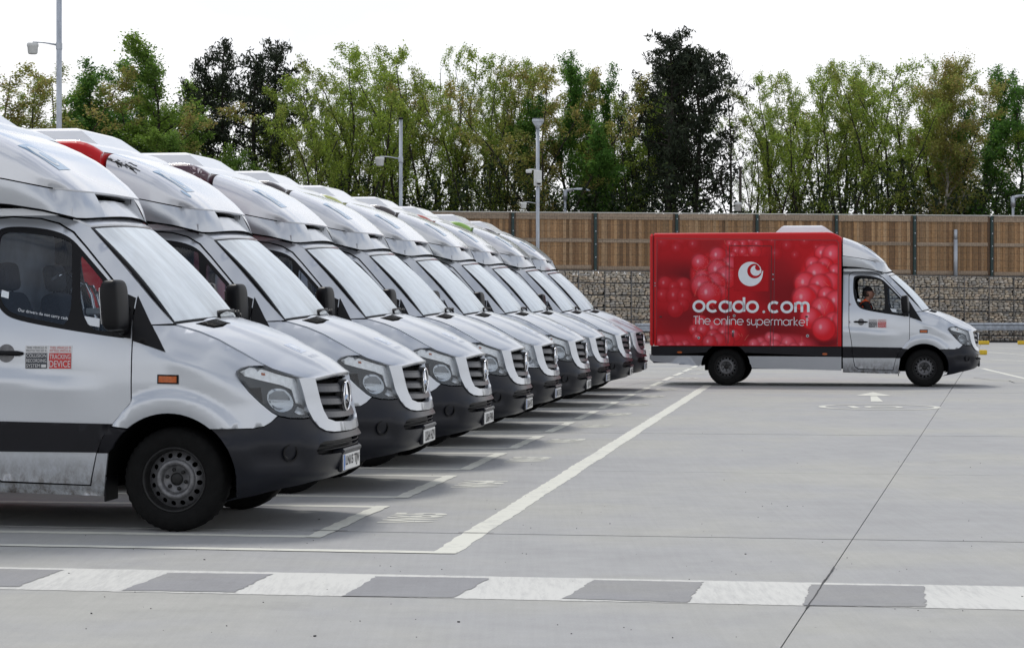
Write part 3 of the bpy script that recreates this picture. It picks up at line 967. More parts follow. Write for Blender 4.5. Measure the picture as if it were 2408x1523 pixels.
# yellow wheel stops
ys = [((2302, 810), (2327, 810), .14), ((2298, 834), (2322, 834), .14), ((2395, 810), (2450, 810), .14), ((2250, 810), (2200, 810), .14)]
labs = ['yellow kerb block nearest the wall, just past the nose of the red van', 'yellow kerb block nearer the camera, close to the bumper of the red van', 'yellow kerb block at the right edge of the photo under the crash barrier', 'yellow kerb block hidden behind the bonnet of the red van']
for (p, q, h), lb_ in list(zip(ys, labs))[:3]:
    x0, y0 = g(*p); x1, y1 = g(*q)
    mb = MB(); mb.box(((x0 + x1) / 2, y0 + .1, h / 2 + .002), (abs(x1 - x0) if abs(x1 - x0) < .9 else .9, .16, h + .004), bev=.02)
    o = mb.build('kerb_block', M['yellow']); tag(o, lb_, 'kerb block', 'yellow kerb blocks by the barrier')

# ================================================================== poles, lamps, cameras
def camera_arm(root, top, side=-1, s=1.0):
    x, y, z = top
    mb = MB()
    mb.tube([(x, y, z), (x - .55 * s, y, z + .10 * s), (x - 1.02 * s, y, z + .13 * s)], [.045 * s, .03 * s, .02 * s], 6)
    mb.box((x, y, z - .02), (.22 * s, .22 * s, .30 * s), bev=.02)
    mb.build('bracket', M['gal'], root)
    mb = MB()
    c = (x - 1.02 * s, y, z)
    k = s
    mb.lathe([(.02 * k, .10 * k), (.20 * k, .09 * k), (.225 * k, .05 * k), (.225 * k, -.04 * k), (.205 * k, -.06 * k), (.185 * k, -.30 * k), (.15 * k, -.34 * k), (.01, -.34 * k)], c=c, axis='Z', n=18)
    mb.build('camera_housing', M['white_pl'], root)
def pole(name, base, h, r_, label, cat, r2=None, group=None):
    root = empty(name, base, 0, label, cat, group)
    mb = MB(); mb.tube([(0, 0, 0), (0, 0, h)], [r_, r2 or r_], 12)
    mb.box((0, 0, .02), (r_ * 4, r_ * 4, .03), bev=.01)
    mb.build('pole', M['gal'], root)
    return root
Y1 = 57.0; p = at(139, 714.5, Y1)
r_ = pole('camera_pole', (p.x, Y1, 0), 12.2, .073, 'tall galvanised pole rising behind the nearest van with a white camera pod high up', 'camera pole')
camera_arm(r_, (0, 0, at(139, 107, Y1).z), s=.68)
Y2 = 76.0; p = at(942.5, 714.5, Y2)
r_ = pole('camera_pole', (p.x, Y2, 0), at(942, 281, Y2).z, .062, 'bare-topped galvanised pole left of the timber fence with a single camera pod', 'camera pole')
camera_arm(r_, (0, 0, at(942, 374, Y2).z), s=.72)
mb = MB(); mb.box((0, 0, at(942, 281, Y2).z + .03), (.16, .16, .08), bev=.02); mb.build('pole_cap', M['black'], r_)
Y3 = 74.0; p = at(1264.5, 714.5, Y3)
r_ = pole('camera_pole', (p.x, Y3, 0), at(1264, 296, Y3).z, .062, 'galvanised mast in front of the fence with finned floodlight head, cabinet and cameras', 'camera pole')
zf = at(1264, 296, Y3).z
mb = MB()
mb.tube([(0, 0, zf - .1), (0, 0, zf + .05)], .075, 8)
mb.box((0.01, 0, zf + .06), (.20, .22, .14), taper=(1.9, 1.2))
mb.box((0.01, 0, zf + .17), (.40, .30, .10), bev=.02)
for k in range(12): mb.box((-.16 + .031 * k, 0, zf + .235), (.008, .28, .04))
mb.build('floodlight', M['gal'], r_)
mb = MB(); z0, z1 = at(0, 454, Y3).z, at(0, 418, Y3).z
mb.box((0, -.13, (at(0, 438, Y3).z + at(0, 401, Y3).z) / 2), (.27, .14, at(0, 401, Y3).z - at(0, 438, Y3).z), bev=.02)
mb.build('cabinet', M['white_pl'], r_)
mb = MB(); zc = at(0, 428, Y3).z
mb.lathe([(.01, .07), (.09, .06), (.10, 0), (.085, -.05)], c=(.04, -.27, zc), axis='Z', n=12)
mb.lathe([(.085, -.05), (.05, -.10), (.005, -.11)], c=(.04, -.27, zc), axis='Z', n=12, mi=1)
mb.lathe([(.01, .08), (.10, .07), (.11, 0), (.09, -.05)], c=(-.30, -.05, at(0, 404, Y3).z), axis='Z', n=12)
mb.lathe([(.09, -.05), (.06, -.10), (.005, -.12)], c=(-.30, -.05, at(0, 404, Y3).z), axis='Z', n=12, mi=1)
mb.tube([(0, 0, at(0, 399, Y3).z), (-.30, -.05, at(0, 399, Y3).z)], .025, 6)
mb.build('dome_camera', [M['white_pl'], M['black']], r_)
camera_arm(r_, (0, -.02, at(0, 479, Y3).z), s=.47)
def street_lamp(u, vtop, Y, label, d=1):
    p = at(u, 714.5, Y)
    h = at(u, vtop, Y).z
    root = pole('street_lamp', (p.x, Y, 1.2), h - 1.2, .075, label, 'street lamp', .055, 'street lamps behind the fence')
    h -= 1.2
    mb = MB()
    mb.tube([(0, 0, h - .45), (0, 0, h - .05)], .10, 8)
    mb.tube([(0, 0, h - .08), (.22 * d, 0, h - .01), (.40 * d, 0, h + .02)], [.09, .06, .05], 8)
    mb.build('arm', M['gal'], root)
    mb = MB()
    V = []
    for x_, w_, z0_, z1_ in ((.35, .06, .0, .05), (.55, .15, -.01, .08), (.80, .17, -.02, .075), (1.0, .12, -.05, .02), (1.10, .05, -.07, -.05)):
        V += [(x_ * d, -w_, h + z0_), (x_ * d, w_, h + z0_), (x_ * d, w_ * .6, h + z1_), (x_ * d, -w_ * .6, h + z1_)]
    mb.add(V, [(4 * i + j, 4 * i + (j + 1) % 4, 4 * i + 4 + (j + 1) % 4, 4 * i + 4 + j) for i in range(4) for j in range(4)] + [(0, 1, 2, 3), (16, 17, 18, 19)], 0, False)
    mb.build('lamp_head', M['gal'], root)
street_lamp(1329, 446, 95.0, 'grey street lamp with flat curved head above the middle of the fence')
street_lamp(2382, 461, 92.0, 'grey street lamp at the right edge peeping over the fence')
p = at(1741, 714.5, 93.0)
r_ = pole('signal_post', (p.x, 93.0, 1.2), at(1741, 392, 93).z - 1.2, .06, 'dark mossy post with pale domed box among the trees behind the fence', 'post')
for c_ in kids(r_): c_.data.materials[0] = M['bark']
mb = MB(); zz = at(1738, 484, 93).z - 1.2
mb.lathe([(.01, .16), (.14, .13), (.17, .06), (.17, .03), (.13, 0), (.13, -.22), (.11, -.24), (.01, -.24)], c=(-.12, -.25, zz), axis='Z', n=14)
mb.build('domed_box', M['white_pl'], r_)
t_ = 19.2
Yb = 89.0; p = at(2256, 714.5, Yb)
zt_ = at(2256, 538, Yb).z; zb_ = gtop(18.5)
wb = wp3((p.x) / math.cos(WA) * 1.0, .0, 0)
root = empty('stub_pole', (p.x, wp3(p.x / math.cos(WA), -.02, 0).y, zb_), 0, 'plain grey steel stub pole on top of the gabion wall before the fence', 'pole')
mb = MB(); hh = zt_ - zb_
mb.tube([(0, 0, -.3), (0, 0, hh * .78)], .085, 12); mb.tube([(0, 0, hh * .785), (0, 0, hh)], .078, 12)
mb.build('shaft', M['gal'], root)

# ================================================================== trees
def frame_of(d):
    a = d.orthogonal().normalized(); return a, d.cross(a).normalized()
def grow(rng, kind, H=12.0, spread=1.0):
    segs = []; leaves = []
    def rv(): return Vector(rng.normal(size=3))
    def branch(p, d, L_, r_, lvl, maxl, n, up, kid, kf, leafy):
        pts = [p.copy()]; rs = [r_]
        q = p.copy(); d = d.normalized()
        for i in range(n):
            d = (d + rv() * (.10 if lvl == 0 else .18) + Vector((0, 0, up))).normalized()
            q = q + d * (L_ / n)
            rr = r_ * (1 - .82 * (i + 1) / n)
            pts.append(q.copy()); rs.append(max(rr, .006))
            f = (i + 1) / n
            if lvl < maxl and f > (.22 if lvl == 0 else .15):
                m = kid[lvl]
                cnt = int(m) + (1 if rng.random() < m % 1 else 0)
                for _ in range(cnt):
                    a, b = frame_of(d)
                    th = rng.uniform(0, 2 * math.pi)
                    ang = rng.uniform(.45, .95)
                    nd = d * math.cos(ang) + (a * math.cos(th) + b * math.sin(th)) * math.sin(ang)
                    branch(q, nd, L_ * kf * rng.uniform(.7, 1.15) * (1.15 - .5 * f), rr * .6, lvl + 1, maxl, max(3, n - 3), up, kid, kf, leafy)
            if lvl >= maxl - 1 and leafy:
                leaves.append(((q.x, q.y, q.z), lvl))
        segs.append((pts, rs, lvl))
    if kind == 'sycamore':
        ns = 9
        for s_ in range(ns):
            th = 2 * math.pi * (s_ * .382 + rng.random() * .1)
            q_ = (.10 + .24 * (s_ / ns)) * spread
            d = Vector((math.cos(th) * q_, math.sin(th) * q_, 1))
            branch(Vector((math.cos(th) * .25, math.sin(th) * .25, 0)), d, H * rng.uniform(.82, 1.0) * (1.02 - .18 * s_ / ns), .085, 0, 2, 12, .045, (1.8, 1.5), .17, True)
    elif kind == 'slim':
        for s_ in range(5):
            th = s_ * 2.4
            d = Vector((math.cos(th) * .09, math.sin(th) * .09, 1))
            branch(Vector((math.cos(th) * .2, math.sin(th) * .2, 0)), d, H * rng.uniform(.8, 1.0), .07, 0, 2, 13, .04, (1.9, 1.5), .155, True)
    elif kind == 'broad':
        for s_ in range(3):
            th = s_ * 2.1
            d = Vector((math.cos(th) * .10, math.sin(th) * .10, 1))
            branch(Vector((math.cos(th) * .2, math.sin(th) * .2, 0)), d, H * (1.0, .88, .8)[s_], .12, 0, 2, 14, .03, (2.9, 1.6), .22, True)
    elif kind == 'birch':
        branch(Vector((0, 0, 0)), Vector((.02, 0, 1)), H, .10, 0, 2, 14, .02, (3.4, 1.8), .24, True)
    elif kind == 'bare':
        branch(Vector((0, 0, 0)), Vector((.03, 0, 1)), H, .12, 0, 3, 10, .05, (1.6, 1.5, 1.2), .30, False)
    elif kind in ('pine', 'pine_airy'):
        nst = 2
        for s_ in range(nst):
            base = Vector(((s_ - .5) * 1.1, rng.normal() * .3, 0))
            pts = [base + Vector((.10 * math.sin(i * .7 + s_), 0, H * (1 - .06 * s_) * i / 14)) for i in range(15)]
            segs.append((pts, [.16 * (1 - .85 * i / 14) for i in range(15)], 0))
            z = H * (.34 if kind == 'pine' else .50)
            while z < H * .985:
                f = z / H
                wid = (2.1 if kind == 'pine' else 1.75) * (min(1, (1.04 - f) * (3.2 if kind == 'pine' else 2.6)) ** .8) * (.55 + .45 * min(1, f * 1.6))
                for _ in range(int(rng.integers(2, 5))):
                    th = rng.uniform(0, 2 * math.pi)
                    L_ = wid * rng.uniform(.35, 1.25)
                    p0 = base + Vector((0, 0, z * (1 - .06 * s_)))
                    pp = [p0]; 
                    for k in range(1, 5):
                        pp.append(p0 + Vector((math.cos(th) * L_ * k / 4, math.sin(th) * L_ * k / 4, .10 * L_ * (k / 4) + .50 * L_ * (k / 4) ** 2)) + rv() * .03)
                    segs.append((pp, [.035, .03, .022, .015, .008], 1))
                    for k in range(2, 5):
                        for _2 in range(3):
                            q = pp[k] + rv() * .10
                            leaves.append(((q.x, q.y, q.z), 2))
                z += H * (.022 if kind == 'pine' else .026)
    return segs, leaves
kd_ = ''
def leaf_mesh(rng, leaves, per, sig, size, cols, H, elong=1.0, upright=0.0):
    C = np.array([l[0] for l in leaves])
    n = len(C) * per
    P = np.repeat(C, per, 0) + rng.normal(size=(n, 3)) * sig
    k = (P[:, 2] > .4) & (rng.random(n) < np.interp(P[:, 2], [0, .3 * H, .6 * H, H], [.15, .35, .85, 1]))
    P = P[k]; n = len(P)
    U = rng.normal(size=(n, 3)); U[:, 2] += upright; U /= np.linalg.norm(U, axis=1)[:, None]
    W = rng.normal(size=(n, 3)); W -= (W * U).sum(1)[:, None] * U; W /= np.linalg.norm(W, axis=1)[:, None]
    s = size * rng.uniform(.6, 1.35, n)[:, None]
    V = np.stack([P - U * s * elong, P + W * s * .6, P + U * s * elong, P - W * s * .6], 1).reshape(-1, 3)
    Fa = np.arange(n * 4).reshape(n, 4)
    cols = np.array(cols)
    # clumps share a hue
    cl = np.clip((np.sin(C[:, 0] * 1.7 + C[:, 2] * 1.1) + np.sin(C[:, 1] * 1.9 - C[:, 2] * .8) + rng.normal(size=len(C)) * .7 + 2.2) / 4.4 * len(cols), 0, len(cols) - 1).astype(int); cc = np.repeat(cl, per)[k]
    c = cols[cc] * rng.uniform(.95, 1.9, (n, 1)) * (1.0 if 'pine' not in kd_ else .7)
    return V, Fa, np.repeat(c, 4, 0)
def np_mesh(name, V, Fa, c, m):
    me = bpy.data.meshes.new(name)
    n = len(Fa)
    me.vertices.add(len(V)); me.vertices.foreach_set('co', V.astype(np.float32).ravel())
    me.loops.add(n * 4); me.loops.foreach_set('vertex_index', Fa.astype(np.int32).ravel())
    me.polygons.add(n); me.polygons.foreach_set('loop_start', np.arange(0, n * 4, 4, dtype=np.int32))
    me.update(calc_edges=True)
    ca = me.color_attributes.new('Col', 'FLOAT_COLOR', 'POINT')
    a = np.ones((len(V), 4), np.float32); a[:, :3] = c
    ca.data.foreach_set('color', a.ravel())
    me.materials.append(m)
    return me
OLIVE = [(.20, .27, .04), (.165, .24, .04), (.235, .29, .05), (.13, .19, .032), (.21, .23, .055)]
GREEN = [(.075, .165, .028), (.06, .14, .026), (.10, .19, .032), (.05, .115, .024)]
FRESH = [(.13, .21, .032), (.15, .23, .04), (.10, .175, .032)]
BRONZE = [(.23, .22, .06), (.19, .22, .05), (.26, .21, .07), (.16, .20, .05)]
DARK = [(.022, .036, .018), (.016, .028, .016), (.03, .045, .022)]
PINEC = [(.034, .046, .026), (.024, .034, .020), (.045, .058, .032)]
KINDS = {
    'sycamore_a': ('sycamore', 1.0, OLIVE, 3, .10, .044, 1.0), 'sycamore_b': ('sycamore', 1.3, OLIVE, 3, .10, .044, 1.0), 'sycamore_c': ('sycamore', .8, OLIVE, 3, .10, .042, 1.0),
    'slim_a': ('slim', 1, OLIVE, 3, .10, .042, 1.0), 'slim_b': ('slim', 1, BRONZE, 3, .10, .042, 1.0),
    'broad_g': ('broad', 1, GREEN, 4, .12, .052, 1.0), 'broad_f': ('broad', 1, FRESH, 4, .12, .050, 1.0),
    'birch': ('birch', 1, BRONZE, 8, .17, .042, 1.0), 'bare': ('bare', 1, None, 0, 0, 0, 1),
    'pine': ('pine', 1, PINEC, 14, .10, .050, 2.2), 'pine_airy': ('pine_airy', 1, PINEC, 10, .09, .048, 2.2)}
TM = {}
for ki, (kn, (kd, spd, cols, per, sig, size, el)) in enumerate(KINDS.items()):
    rng = np.random.default_rng(100 + ki); kd_ = kd
    segs, leaves = grow(rng, kd, 12.0, spd)
    zm = max(max(p.z for p in s_[0]) for s_ in segs)
    kz = 12.0 / zm
    tp = [p for s_ in segs for p in s_[0] if p.z > zm * .72]
    lx, ly = sum(p.x for p in tp) / len(tp) / (.86 * zm), sum(p.y for p in tp) / len(tp) / (.86 * zm)
    segs = [([Vector((p.x - lx * p.z, p.y - ly * p.z, p.z)) for p in pts], rs, lvl) for pts, rs, lvl in segs]
    leaves = [((l[0][0] - lx * l[0][2], l[0][1] - ly * l[0][2], l[0][2]), l[1]) for l in leaves]
    segs = [([Vector((p.x * kz, p.y * kz, p.z * kz)) for p in pts], rs, lvl) for pts, rs, lvl in segs]
    leaves = [((l[0][0] * kz, l[0][1] * kz, l[0][2] * kz), l[1]) for l in leaves]
    mb = MB()
    for pts, rs, lvl in segs:
        mb.tube(pts, rs, (7, 4, 3, 3)[lvl], caps=False)
    tmp = mb.build('trunk', M['birch_bark'] if kd == 'birch' else M['bark'])
    tme = tmp.data; bpy.data.objects.remove(tmp); print('TREE', kn, len(segs), len(leaves), len(tme.polygons))
    cme = None
    if cols:
        V, Fa, c = leaf_mesh(rng, leaves, per, sig, size, cols, 12.0, el, .9 if 'pine' in kd else 0)
        cme = np_mesh('crown', V, Fa, c, M['needle'] if 'pine' in kd else M['leaf'])
    TM[kn] = (tme, cme)
def put_tree(kn, name, u, vtop, Y, width, label, cat, rz=None, group='trees in the belt behind the fence'):
    tme, cme = TM[kn]
    p = at(u, vtop, Y)
    h = p.z - 1.2
    root = empty(name, (p.x, Y, 1.2), random.uniform(0, 6.28) if rz is None else rz, label, cat, group)
    root.scale = (h / 12 * width, h / 12 * width, h / 12 * .985)
    o = bpy.data.objects.new('trunk', tme); COL.objects.link(o); o.parent = root
    if cme:
        o = bpy.data.objects.new('crown', cme); COL.objects.link(o); o.parent = root
T = [
 ('sycamore_c', 'broadleaf_tree', 8, 112, 97, 1.25, 'bronze-green tree at the far left edge of the photo', 0),
 ('slim_b', 'broadleaf_tree', 85, 122, 99, 1.7, 'bronze-leaved tree just left of the tall near camera pole', 0),
 ('slim_b', 'broadleaf_tree', 160, 160, 96, 1.6, 'short bronze tree just right of the tall near camera pole', 0),
 ('broad_g', 'broadleaf_tree', 232, 136, 98, 1.5, 'dark green full-crowned tree above the roof unit of the second van', 0),
 ('broad_g', 'broadleaf_tree', 305, 112, 102, 1.1, 'deep green tree half hidden behind the fuller dark green tree at left', 0),
 ('broad_f', 'broadleaf_tree', 372, 98, 99, 1.45, 'yellow-green round-topped tree left of the first dark pine', 0),
 ('broad_f', 'broadleaf_tree', 450, 255, 94, 1.3, 'low fresh green tree in front of the first dark pine', 0),
 ('pine_airy', 'pine_tree', 505, 84, 100, .85, 'spiky-topped dark pine, leftmost of the pines', 0),
 ('pine_airy', 'pine_tree', 628, 82, 99, 1.12, 'open-crowned dark pine with two visible stems at left', 0),
 ('slim_a', 'broadleaf_tree', 570, 230, 103, 1.2, 'low olive tree filling the gap between the two left pines', 0),
 ('slim_a', 'broadleaf_tree', 712, 175, 95, 1.1, 'thin pale green tree between the left pines and the big olive tree', 0),
 ('sycamore_c', 'broadleaf_tree', 768, 148, 100, .9, 'olive tree on the left shoulder of the big olive tree', 0),
 ('sycamore_a', 'broadleaf_tree', 868, 92, 97, 1.05, 'big many-stemmed olive tree above the middle of the van row', 0),
 ('sycamore_b', 'broadleaf_tree', 815, 120, 103, .9, 'olive tree standing behind the left side of the big many-stemmed one', 0),
 ('sycamore_c', 'broadleaf_tree', 945, 118, 101, .9, 'olive tree directly behind the bare-topped camera pole', 1.0),
 ('slim_a', 'broadleaf_tree', 1012, 104, 98, 1.3, 'tall slim olive tree first to the right of the bare-topped camera pole', 0),
 ('sycamore_c', 'broadleaf_tree', 1078, 112, 102, .85, 'slim olive tree second to the right of the bare-topped camera pole', 2.2),
 ('sycamore_b', 'broadleaf_tree', 1150, 92, 98, .72, 'tallest thin-tipped olive tree between two camera poles', 0),
 ('slim_b', 'broadleaf_tree', 1208, 116, 101, 1.2, 'bronze-tinged slim tree just left of the floodlight mast', 0),
 ('slim_b', 'broadleaf_tree', 1265, 124, 98, 1.3, 'bronze-topped tree directly behind the floodlight mast', 0),
 ('broad_g', 'broadleaf_tree', 1332, 108, 99, .95, 'pointed bright green tree right of the floodlight mast', 0),
 ('broad_g', 'broadleaf_tree', 1400, 145, 101, 1.1, 'green tree above the middle street lamp', 0),
 ('broad_f', 'broadleaf_tree', 1440, 152, 101, .9, 'dense green tree midway between the middle street lamp and the big pine', 0),
 ('sycamore_c', 'broadleaf_tree', 1500, 138, 100, .9, 'olive tree against the left flank of the big black pine', 0),
 ('pine', 'pine_tree', 1612, 72, 97, 1.08, 'biggest and blackest pine, towering over the red van', .2),
 ('pine_airy', 'pine_tree', 1575, 130, 103, 1.0, 'thinner dark pine close behind the biggest pine', 0),
 ('bare', 'bare_tree', 1730, 112, 97, .9, 'leafless tree with fine twigs right of the biggest pine', 0),
 ('bare', 'bare_tree', 1778, 230, 99, .7, 'small leafless tree between the tall leafless tree and the olive trees', 2.0),
 ('slim_a', 'broadleaf_tree', 1787, 240, 100, .8, 'very small thin green tree beside the leafless ones', 0),
 ('sycamore_a', 'broadleaf_tree', 1865, 146, 98, 1.0, 'fan-shaped olive tree at the left of the right-hand group', 1.0),
 ('sycamore_b', 'broadleaf_tree', 1930, 128, 100, .95, 'olive tree second from the left in the right-hand group', 0),
 ('sycamore_a', 'broadleaf_tree', 2005, 118, 97, 1.05, 'tallest olive tree of the right-hand group above the red van cab', 2.0),
 ('sycamore_b', 'broadleaf_tree', 2085, 128, 100, .9, 'olive tree on the right shoulder of the tallest right-hand one', 1.2),
 ('slim_a', 'broadleaf_tree', 2158, 145, 98, 1.3, 'slim olive tree just left of the birch', 0),
 ('birch', 'birch_tree', 2228, 128, 96, 1.1, 'pale-stemmed birch with drooping bronze twigs near the right edge', 0),
 ('slim_b', 'broadleaf_tree', 2275, 160, 100, 1.4, 'bronze-leaved tree just right of the birch', 0),
 ('broad_g', 'broadleaf_tree', 2345, 142, 98, 1.15, 'bright green tree last but one at the right edge', 0),
 ('broad_g', 'broadleaf_tree', 2425, 160, 100, 1.2, 'green tree cut off by the right edge of the photo', 0)]
for kn, nm, u, v, Y, wd, lb_, rz in T:
    put_tree(kn, nm, u, v, Y, wd, lb_, {'broadleaf_tree': 'tree', 'pine_tree': 'pine', 'bare_tree': 'bare tree', 'birch_tree': 'birch'}[nm], rz or None)
# dark undergrowth between the trunks
rng = np.random.default_rng(5)
n = 30000
U_ = rng.uniform(-120, 2560, n)
top = 455 + 28 * np.sin(U_ / 67) + 22 * np.sin(U_ / 29 + 1) + 15 * np.sin(U_ / 11) - 38 * np.exp(-((U_ - 870) / 90) ** 2) - 45 * np.exp(-((U_ - 1150) / 140) ** 2) - 60 * np.exp(-((U_ - 2150) / 150) ** 2) + 45 * np.exp(-((U_ - 1790) / 50) ** 2) - 60 * np.exp(-((U_ - 330) / 160) ** 2) - 30 * np.exp(-((U_ - 1450) / 130) ** 2)
Yd = rng.uniform(93, 99, n)
zt = CH - (top - HZ) * Yd / F
Zz = 1.2 + (zt - 1.2) * rng.random(n) ** .75
Pn = np.stack([(U_ - CU) / F * Yd, Yd, Zz], 1)
ph_ = rng.normal(size=(n, 3)); ph_ /= np.linalg.norm(ph_, axis=1)[:, None]
W_ = rng.normal(size=(n, 3)); W_ -= (W_ * ph_).sum(1)[:, None] * ph_; W_ /= np.linalg.norm(W_, axis=1)[:, None]
s_ = .085 * rng.uniform(.6, 1.5, n)[:, None]
V = np.stack([Pn - ph_ * s_, Pn + W_ * s_ * .6, Pn + ph_ * s_, Pn - W_ * s_ * .6], 1).reshape(-1, 3)
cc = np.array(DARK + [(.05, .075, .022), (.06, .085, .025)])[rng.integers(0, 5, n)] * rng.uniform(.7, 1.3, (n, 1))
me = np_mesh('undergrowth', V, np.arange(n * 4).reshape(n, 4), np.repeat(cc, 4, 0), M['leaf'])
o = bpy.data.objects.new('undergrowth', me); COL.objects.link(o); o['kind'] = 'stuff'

# ================================================================== the van (local frame: x forward, front axle at x=0; y left; z up)
ZW = np.array([(.18, .88), (.33, .95), (.5, .972), (.74, .985), (1.0, .992), (1.15, .985), (1.25, .972), (1.4, .945), (1.6, .90), (1.8, .853), (2.0, .80), (2.13, .765), (2.25, .73)])
XNT = np.array([(.18, .55), (.24, .74), (.30, .88), (.36, .965), (.42, .99), (.55, 1.0), (.66, 1.0), (.74, .992), (.93, .975), (1.05, .955), (3, .955)])
EP = np.array([(.96, .98), (.87, 1.015), (.80, 1.04), (.62, 1.105), (.289, 1.30), (-.015, 1.405), (-.65, 2.07), (-.76, 2.13), (-1.0, 2.175), (-1.55, 2.24)])
def w0(z): return np.interp(z, ZW[:, 0], ZW[:, 1])
def xn(z): return np.interp(z, XNT[:, 0], XNT[:, 1])
def mexp(z): return np.interp(z, [.3, .56, .72, .85], [2.9, 2.9, 2.5, 2.3])
def dist_poly(P, E):
    A, B = E[:-1], E[1:]
    AB = B - A
    AP = P[:, None, :] - A[None]
    t = np.clip((AP * AB).sum(2) / (AB ** 2).sum(1), 0, 1)
    return np.sqrt(((AP - t[..., None] * AB) ** 2).sum(2)).min(1)
def sstep(a, b, x):
    t = np.clip((x - a) / (b - a), 0, 1)
    return t * t * (3 - 2 * t)
def side_w(x, z):
    t = np.clip((x - .1) / (xn(z) - .1), 0, .9999)
    m = mexp(z)
    w_ = w0(z) * (1 - t ** m) ** (1 / m)
    d = dist_poly(np.stack([x, z], 1), EP)
    drop = np.interp(x, [-1.5, -.9, -.65, 0, .6, .9], [.05, .06, .075, .15, .14, .05])
    w_ = w_ - drop * np.clip(1 - d / .25, 0, 1) ** 2
    r = np.hypot(x + .01, z - .355)
    fl = (1 - sstep(.555, .61, r)) * sstep(.50, .62, z) * 0.028 - .010 * (1 - sstep(.445, .49, r)) * sstep(.5, .6, z)
    xd = np.interp(z, [.3, .53, .62, .71, .805, .875, 1.3], [-.572, -.518, -.479, -.416, -.336, -.271, -.271])
    w_ = w_ + fl * (x > xd)
    # swage lines pressed in the sheet
    zl = 1.085 - (x + 1.38) * .105
    k = np.clip((x + 1.6) / .2, 0, 1) * np.clip((-.42 - x) / .35, 0, 1)
    w_ = w_ + .011 * k * (np.tanh((zl - z) / .014)) * np.exp(-((zl - z) / .16) ** 2)
    z2 = 1.215 - (x + .04) * .30 - np.clip(x - .15, 0, 1) * .12
    k2 = np.clip((x + .06) / .1, 0, 1) * np.clip((.42 - x) / .3, 0, 1)
    w_ = w_ - .014 * k2 * (np.tanh((z - z2) / .014)) * np.exp(-((z2 - z) / .12) ** 2)
    return w_
def side_map(sg):
    def f(P, off=0.0):
        P = np.asarray(P, float)
        x, z = P[:, 0], P[:, 1]
        return np.stack([x, sg * (side_w(x, z) - off), z], 1)
    return f
def x2s(x, z):
    t = np.clip((x - .1) / (xn(z) - .1), 0, 1)
    return np.where(x > .1, np.arccos(np.clip(t ** (mexp(z) / 2), 0, 1)) / (np.pi / 2), 1 + (.1 - x))
def y2s(y, z):
    m = mexp(z)
    return np.arcsin(np.clip((np.abs(y) / w0(z)) ** (m / 2), 0, 1)) / (np.pi / 2) * np.sign(y + 1e-12)
def nose_base(P, off=0.0, bulge=True):
    P = np.asarray(P, float)
    s, z = P[:, 0], P[:, 1]
    sg = np.sign(s + 1e-12); a = np.abs(s)
    ph = np.clip(a, 0, 1) * np.pi / 2
    m = mexp(z)
    c_ = np.cos(ph); s_ = np.sin(ph)
    x = .1 + (xn(z) - .1) * np.maximum(c_, 0) ** (2 / m)
    y = w0(z) * s_ ** (2 / m)
    x = np.where(a > 1, .1 - (a - 1), x)
    # offset towards the inside
    nx = np.maximum(c_, .0) ** .8 + .02; ny = s_ ** .8
    nl = np.hypot(nx, ny)
    x = x - off * nx / nl; y = y - off * ny / nl
    return np.stack([x, sg * y, z], 1)
def bump_map(P, off=0.0):          # bumper: shoulder above, hollow below
    P = np.asarray(P, float)
    z = P[:, 1]; a = np.abs(P[:, 0])
    o = .030 * sstep(.655, .58, z) * sstep(.30, .58, z)
    o = -o * (1 - .5 * sstep(.9, 1.3, a))
    o2 = .014 * np.exp(-((z - .435) / .02) ** 2) * sstep(.42, .5, a) * (1 - sstep(.75, .85, a))
    o3 = .03 * sstep(.60, .57, z) * sstep(.44, .46, z) * sstep(.40, .46, a) * (1 - sstep(.72, .80, a))
    return nose_base(P, off + o - o2 + o3)
def front_map(P, off=0.0):         # domain (y, z) on the nose
    P = np.asarray(P, float)
    y, z = P[:, 0], P[:, 1]
    return nose_base(np.stack([y2s(y, z), z], 1), off)
def hl_poly(pts):                  # (x,z) outline -> nose domain, side given by sign
    return pts

HOOD_SIDE = np.array([(-.015, 1.397), (.15, 1.352), (.289, 1.296), (.45, 1.205), (.62, 1.10), (.74, 1.057), (.86, 1.02)])
def hood_fn(u, v):
    n = len(HOOD_SIDE) - 1
    t = u * n; i = min(int(t), n - 1); f = t - i
    p = HOOD_SIDE[i] * (1 - f) + HOOD_SIDE[i + 1] * f
    xs, zs = p
    ys = float(side_w(np.array([xs]), np.array([zs]))[0]) - .004
    if u > .985: ys = .545
    xc = .125 + (.962 - .125) * u
    zc = np.interp(u, [0, .2, .45, .7, .88, 1.0], [1.425, 1.375, 1.296, 1.195, 1.115, 1.052])
    a = abs(v)
    y = v * ys
    x = xs + (xc - xs) * (1 - a ** 2.2)
    z = zs + (zc - zs) * (1 - a ** 2.4)
    ridge = .016 * float(sstep(np.array([.62 - .08 * u]), np.array([.52 - .08 * u]), np.array([a]))[0]) if True else 0
    z += ridge * min(1, (1.02 - u) * 5)
    return (x, y, z)
